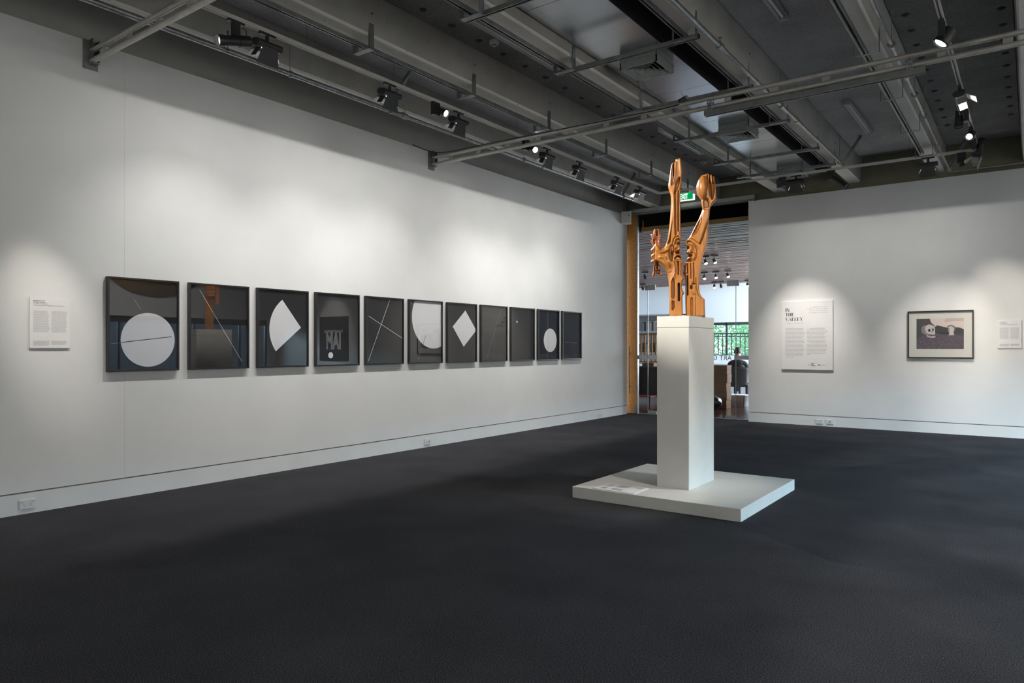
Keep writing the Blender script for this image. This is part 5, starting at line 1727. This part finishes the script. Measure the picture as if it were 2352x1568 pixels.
# stack of cardboard boxes, bag and plastic tubs on the foyer floor
for i in range(10):
    dx = random.uniform(-.012, .012)
    o = box_obj('cardboard_box', -5.72 + dx, -5.305 + dx, 15.05, 15.33, .002 + i * .0945, .002 + i * .0945 + .0925, M['card'], bevel=.002)
    tag(o, ['bottom', 'second', 'third', 'fourth', 'fifth', 'sixth', 'seventh', 'eighth', 'ninth', 'topmost'][i] + ' flat brown cardboard box%s of the tall stack right of the pedestal' % ('' if i in (0, 9) else ' from the floor'), 'box', 'stacked cardboard boxes in the foyer')
bb_ = MB()
vs, fs = [], []
n1, n2 = 10, 18
for i in range(n1 + 1):
    t = i / n1
    for j in range(n2):
        a = 2 * pi * j / n2
        r_ = (.19 * math.sin(min(1, t * 1.15) * pi * .86 + .35)) * (1 + .12 * math.sin(5 * a + 9 * t)) * (1 if t < .85 else .6)
        vs.append((r_ * math.cos(a), r_ * .8 * math.sin(a), .005 + t * .38))
for i in range(n1):
    for j in range(n2):
        fs.append((i * n2 + j, i * n2 + (j + 1) % n2, (i + 1) * n2 + (j + 1) % n2, (i + 1) * n2 + j))
fs += [tuple(range(n2 - 1, -1, -1)), tuple(range(n1 * n2, n1 * n2 + n2))]
o = bb_.add(vs, fs).build('rubbish_bag', M['bag'], smooth=True, loc=(-5.48, 14.72, 0))
tag(o, 'dark blue plastic rubbish bag beside the cardboard stack', 'bag')
def tub(loc, W_, D_, H_, label):
    r = empty('plastic_tub', loc)
    tag(r, label, 'tub', 'plastic tubs in the foyer')
    t = MB()
    a, b_ = W_ / 2, D_ / 2
    t.add([(-a * .9, -b_ * .9, 0), (a * .9, -b_ * .9, 0), (a * .9, b_ * .9, 0), (-a * .9, b_ * .9, 0), (-a, -b_, H_), (a, -b_, H_), (a, b_, H_), (-a, b_, H_)],
          [(0, 3, 2, 1), (0, 1, 5, 4), (1, 2, 6, 5), (2, 3, 7, 6), (3, 0, 4, 7), (4, 5, 6, 7)]).build('tub_body', M['tub'], r)
    MB().box(-a - .012, a + .012, -b_ - .012, b_ + .012, H_ - .012, H_ + .012).build('lid', M['farwhite'], r, bevel=.003)
    for k in range(5):
        x = -a * .8 + k * a * .4
        MB().box(x - .008, x + .008, -b_ * .97 - .006, -b_ * .93, .04, H_ - .03).build('rib', M['tub'], r)
tub((-5.40, 16.1, 0), .40, .34, .245, 'low translucent plastic tub on the foyer floor right of the boxes')
tub((-5.78, 15.80, 0), .22, .28, .45, 'tall pale plastic tub between the cardboard stack and the chair')
tub((-4.95, 16.2, 0), .34, .34, .27, 'pale plastic tub at the right edge of the glass doorway')

# foyer track lights
def foyer_spot(x, y, drop, lit, label, yaw):
    z = zc(y)
    r = empty('foyer_spotlight', (x, y, z), yaw)
    tag(r, label, 'spotlight', 'small spotlights under the foyer slat ceiling')
    MB().box(-.09, .09, -.02, .02, -.035, 0).build('track_adaptor', M['black'], r)
    MB().tube((0, 0, -.035), (0, 0, -drop + .05), .009, n=8).build('stem', M['black'], r)
    a = Vector((.25, -.45, -.85)).normalized()
    p = Vector((0, 0, -drop))
    MB().tube(p - a * .06, p + a * .05, .03, .042, n=14).build('head', M['black'], r, smooth=True)
    MB().tube(p + a * .052, p + a * .056, .038, n=14).build('lens', M['lens'] if lit else M['black'], r)
for (x, y, dr, lit, lb, yw) in ((-6.38, 16.62, .15, True, 'lit foyer spotlight nearest the spoon, left of a pair', .3), (-6.15, 16.59, .15, True, 'lit foyer spotlight nearest the spoon, right of a pair', .8),
                            (-7.43, 19.27, .14, True, 'left of three lit foyer spotlights in the middle row', 0), (-7.09, 19.24, .14, True, 'centre of three lit foyer spotlights in the middle row', .2), (-6.72, 19.15, .14, True, 'right of three lit foyer spotlights in the middle row', .5),
                            (-7.92, 21.37, .14, True, 'lit foyer spotlight in the farthest row beside the shaft', 0), (-7.71, 21.36, .14, False, 'unlit foyer spotlight in the farthest row', .2), (-6.9, 21.39, .14, True, 'lit foyer spotlight at the right door edge', .2),
                            (-8.87, 18.46, .15, False, 'larger unlit black foyer lamp at the left door edge', .4), (-10.14, 20.94, .14, False, 'small unlit foyer lamp below the larger one at left', .4)):
    foyer_spot(x, y, dr, lit, lb, yw)

# ================================================================== EXIT SIGN, LOUDSPEAKER
ex = empty('exit_sign', (-5.205, 12.62, 4.165))
tag(ex, 'green illuminated EXIT sign above the doorway behind the sculpture', 'sign')
MB().box(-.155, .145, -.02, .03, -.075, .075).build('light_box', M['exitwhite'], ex)
MB().box(-.15, .125, -.024, -.02, -.06, .072).build('green_face', M['exitgreen'], ex)
text_obj('exit_lettering', 'EXIT', .135, M['exitwhite'], ex, Matrix.Translation((-.135, -.026, -.042)) @ TX, offset=.004, xs=.60)
MB().tube((-.1, 0, .075), (-.1, 0, .335), .006, n=8).build('hanger', M['black'], ex)
MB().tube((.08, 0, .075), (.08, 0, .335), .006, n=8).build('hanger', M['black'], ex)

sp = empty('loudspeaker', (-6.455, 12.62, 3.9), R(18))
tag(sp, 'white box loudspeaker at the top corner of the left wall', 'loudspeaker')
MB().prism([(-.10, -.08), (.10, -.08), (.075, .09), (-.075, .09)], 'z', -.12, .115).build('cabinet', M['plastic'], sp, bevel=.006)
MB().box(-.085, .085, -.084, -.079, -.105, .10).build('grille', M['lamp_white'], sp)
MB().box(.045, .062, -.088, -.083, .02, .045).build('badge', M['ink'], sp)
MB().prism([(-.02, -.02), (.07, -.02), (.03, .03), (0, .03)], 'z', .115, .30).build('wall_arm', M['black'], sp)

# small wires poking above the left partition
